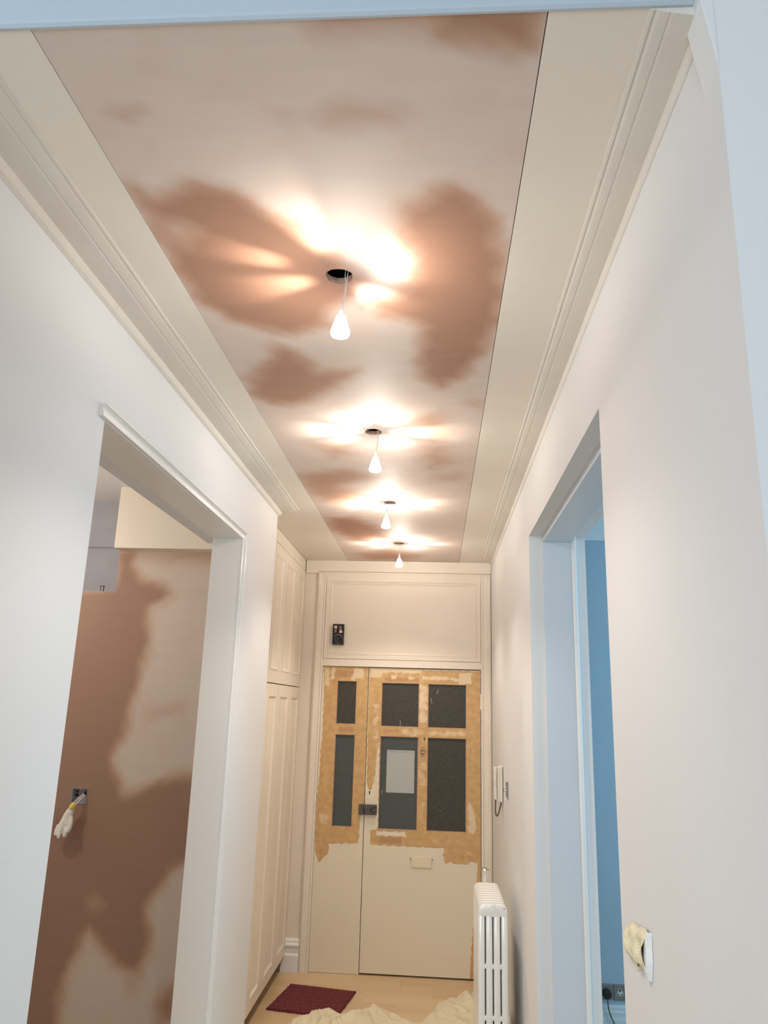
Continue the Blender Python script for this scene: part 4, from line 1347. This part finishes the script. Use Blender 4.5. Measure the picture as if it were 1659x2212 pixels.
# ------------------------------------------------------------------ hanging bulbs
def lamp_profile(ld, lobes):
    """angular output of the reflector lamp: strong cone downwards, spill at the sides, and
    facet leaks through the dichroic back that fan out over the ceiling;
    lobes = (azimuth in degrees, half width, strength, lowest and highest sine of elevation)"""
    ld.use_nodes = True
    nt = ld.node_tree
    N, L = nt.nodes, nt.links
    em = N['Emission']
    tc = N.new('ShaderNodeNewGeometry')
    sx = N.new('ShaderNodeSeparateXYZ'); L.new(tc.outputs['Incoming'], sx.inputs[0])

    def math_(op, a, b=None, clamp=False):
        m = N.new('ShaderNodeMath'); m.operation = op; m.use_clamp = clamp
        for i, q in enumerate((a, b)):
            if q is None:
                continue
            if isinstance(q, (int, float)):
                m.inputs[i].default_value = q
            else:
                L.new(q, m.inputs[i])
        return m.outputs[0]
    up = math_('MULTIPLY', sx.outputs['Z'], UPSIGN)

    def ramp(v, a, b, lo=0.0, hi=1.0):
        r = N.new('ShaderNodeMapRange'); r.interpolation_type = 'SMOOTHSTEP'
        r.inputs['From Min'].default_value = a; r.inputs['From Max'].default_value = b
        r.inputs['To Min'].default_value = lo; r.inputs['To Max'].default_value = hi
        L.new(v, r.inputs['Value'])
        return r.outputs['Result']
    down = ramp(up, -0.50, -0.82, 0.0, 1.0)
    upper = math_('MULTIPLY', ramp(up, 0.98, 0.35), ramp(up, -0.30, 0.10))
    side = ramp(up, 0.98, -0.2, 0.0, 1.0)
    # azimuth pattern
    h = math_('SQRT', math_('ADD', math_('ADD', math_('MULTIPLY', sx.outputs['X'], sx.outputs['X']), math_('MULTIPLY', sx.outputs['Y'], sx.outputs['Y'])), 1e-5))
    cx, cy = math_('DIVIDE', sx.outputs['X'], h), math_('DIVIDE', sx.outputs['Y'], h)
    leak = None
    for (deg, half, amp, lo_, hi_) in lobes:
        dot = math_('ADD', math_('MULTIPLY', cx, math.cos(R(deg))), math_('MULTIPLY', cy, math.sin(R(deg))))
        az = ramp(dot, math.cos(R(half * 1.35)), 1.0)
        el = math_('MULTIPLY', ramp(up, lo_ - 0.16, lo_ + 0.20), ramp(up, hi_ + 0.06, hi_ - 0.14))
        one = math_('MULTIPLY', math_('MULTIPLY', az, el), amp)
        leak = one if leak is None else math_('ADD', leak, one)
    tot = math_('ADD', math_('ADD', math_('MULTIPLY', down, K_DOWN), math_('MULTIPLY', side, K_SIDE)), math_('ADD', math_('MULTIPLY', leak, K_LEAK), math_('MULTIPLY', upper, K_UP)))
    L.new(tot, em.inputs['Strength'])


UPSIGN = 1.0
K_DOWN, K_SIDE, K_UP, K_LEAK = 2.6, 0.20, 0.42, 1.05


def hanging_bulb(hole, bulb, lobes, label, lean, power=None, visible=True):
    hx, hy, hr = hole
    bx_, by_, bz = bulb                      # bulb centre
    t_ = thing('hanging_bulb', label, 'light bulb', (bx_, by_, bz), 'bare spotlight bulbs hanging from the ceiling holes' if visible else None)
    bm = bmesh.new()
    prof = [(0.0080, 0.030), (0.0105, 0.026), (0.0135, 0.018), (0.0185, 0.002), (0.0235, -0.014), (0.0245, -0.020), (0.0225, -0.026), (0.014, -0.030), (0.004, -0.0315)]
    lathe(bm, prof, (bx_, by_, bz), 'z', 22)
    b = obj('bulb', bm, M['bulb'], t_, smooth=True)
    bm = bmesh.new()
    lathe(bm, [(0.0062, 0.031), (0.0066, 0.047), (0.0048, 0.049), (0.0048, 0.056), (0.0022, 0.058)], (bx_, by_, bz), 'z', 14)
    obj('connector', bm, M['porcelain'], t_)
    bm = bmesh.new()
    tx, ty = hx + lean, hy - 0.006
    for q in (-1, 1):
        tube(bm, curve_pts([(tx + q * 0.0028 + 0.012, ty + 0.012, ZC + 0.15), (tx + q * 0.0030, ty + q * 0.001, ZC + 0.012), (tx + q * 0.0016, ty, ZC - 0.02), (bx_ + 0.004 + q * 0.0010 + 0.3 * (tx - bx_), by_, bz + 0.086), (bx_ + q * 0.0010, by_, bz + 0.0555)], 8), 0.0013, 6)
    obj('cable', bm, M['cable'], t_, smooth=True)
    ld = bpy.data.lights.new('bulb_light', 'POINT')
    ld.energy = power or BULB_W
    ld.color = BULB_COL
    ld.shadow_soft_size = 0.012
    lamp_profile(ld, lobes)
    lo = bpy.data.objects.new('bulb_light', ld)
    COL.objects.link(lo)
    lo.parent = t_
    lo.location = (0, 0, -0.004)
    return t_


hanging_bulb(HOLES[0], (-0.247, 1.690, 2.647), [(-108, 12, .95, .36, .80), (-20, 32, .50, .46, .86), (203, 9, 1.3, .44, .70), (166, 14, .85, .46, .86), (54, 20, .5, .55, .92), (-60, 50, .12, .4, .9)], 'nearest and largest of the four lit bulbs hanging from ceiling holes', 0.020, BULB_W * 0.8)
hanging_bulb(HOLES[1], (-0.247, 2.812, 2.651), [(184, 17, 1.6, .45, .90), (-124, 20, 1.0, .55, .88), (2, 17, 1.5, .42, .90), (-62, 20, .6, .5, .85), (62, 22, 1.1, .62, .92), (145, 12, .6, .5, .8), (-92, 14, .5, .5, .8)], 'second lit bulb from the camera, hanging from its ceiling hole', 0.020)
hanging_bulb(HOLES[2], (-0.274, 3.886, 2.677), [(178, 18, 1.6, .40, .90), (-2, 15, 1.4, .38, .90), (-88, 28, .6, .5, .88), (28, 12, .9, .4, .8), (150, 14, .8, .4, .85), (-150, 14, .6, .45, .85), (88, 30, .5, .6, .92)], 'third lit bulb from the camera, hung close under the ceiling', -0.024)
hanging_bulb(HOLES[3], (-0.252, 4.924, 2.656), [(176, 15, 1.3, .42, .90), (-48, 24, .9, .48, .88), (0, 13, 1.3, .40, .88), (-140, 16, .7, .45, .85), (140, 14, .6, .45, .85), (50, 18, .6, .5, .88)], 'farthest lit bulb, hanging just before the entrance doors', 0.006)

# the lamp of the left room: same fitting, out of sight left of its opening
t_ = thing('room_bulb', 'bare bulb hanging in the left room, hidden by the left wall', 'light bulb', (-2.30, 2.92, 2.45))
bm = bmesh.new()
lathe(bm, [(0.0085, 0.036), (0.0105, 0.032), (0.013, 0.022), (0.0185, 0.004), (0.0235, -0.014), (0.0245, -0.020), (0.0225, -0.026), (0.014, -0.030), (0.004, -0.0315)], (-2.30, 2.92, 2.45), 'z', 20)
obj('bulb', bm, M['bulb'], t_, smooth=True)
bm = bmesh.new()
tube(bm, [(-2.30, 2.92, 2.80), (-2.30, 2.92, 2.486)], 0.003, 8)
obj('cable', bm, M['cable'], t_)
bm = bmesh.new()
lathe(bm, [(0.03, 0.0), (0.03, -0.012), (0.01, -0.018)], (-2.30, 2.92, 2.81), 'z', 18)
obj('ceiling_rose', bm, M['porcelain'], t_)
ld = bpy.data.lights.new('room_bulb_light', 'POINT')
ld.energy = ROOM_W
ld.color = BULB_COL
ld.shadow_soft_size = 0.03
lo = bpy.data.objects.new('room_bulb_light', ld)
COL.objects.link(lo)
lo.parent = t_
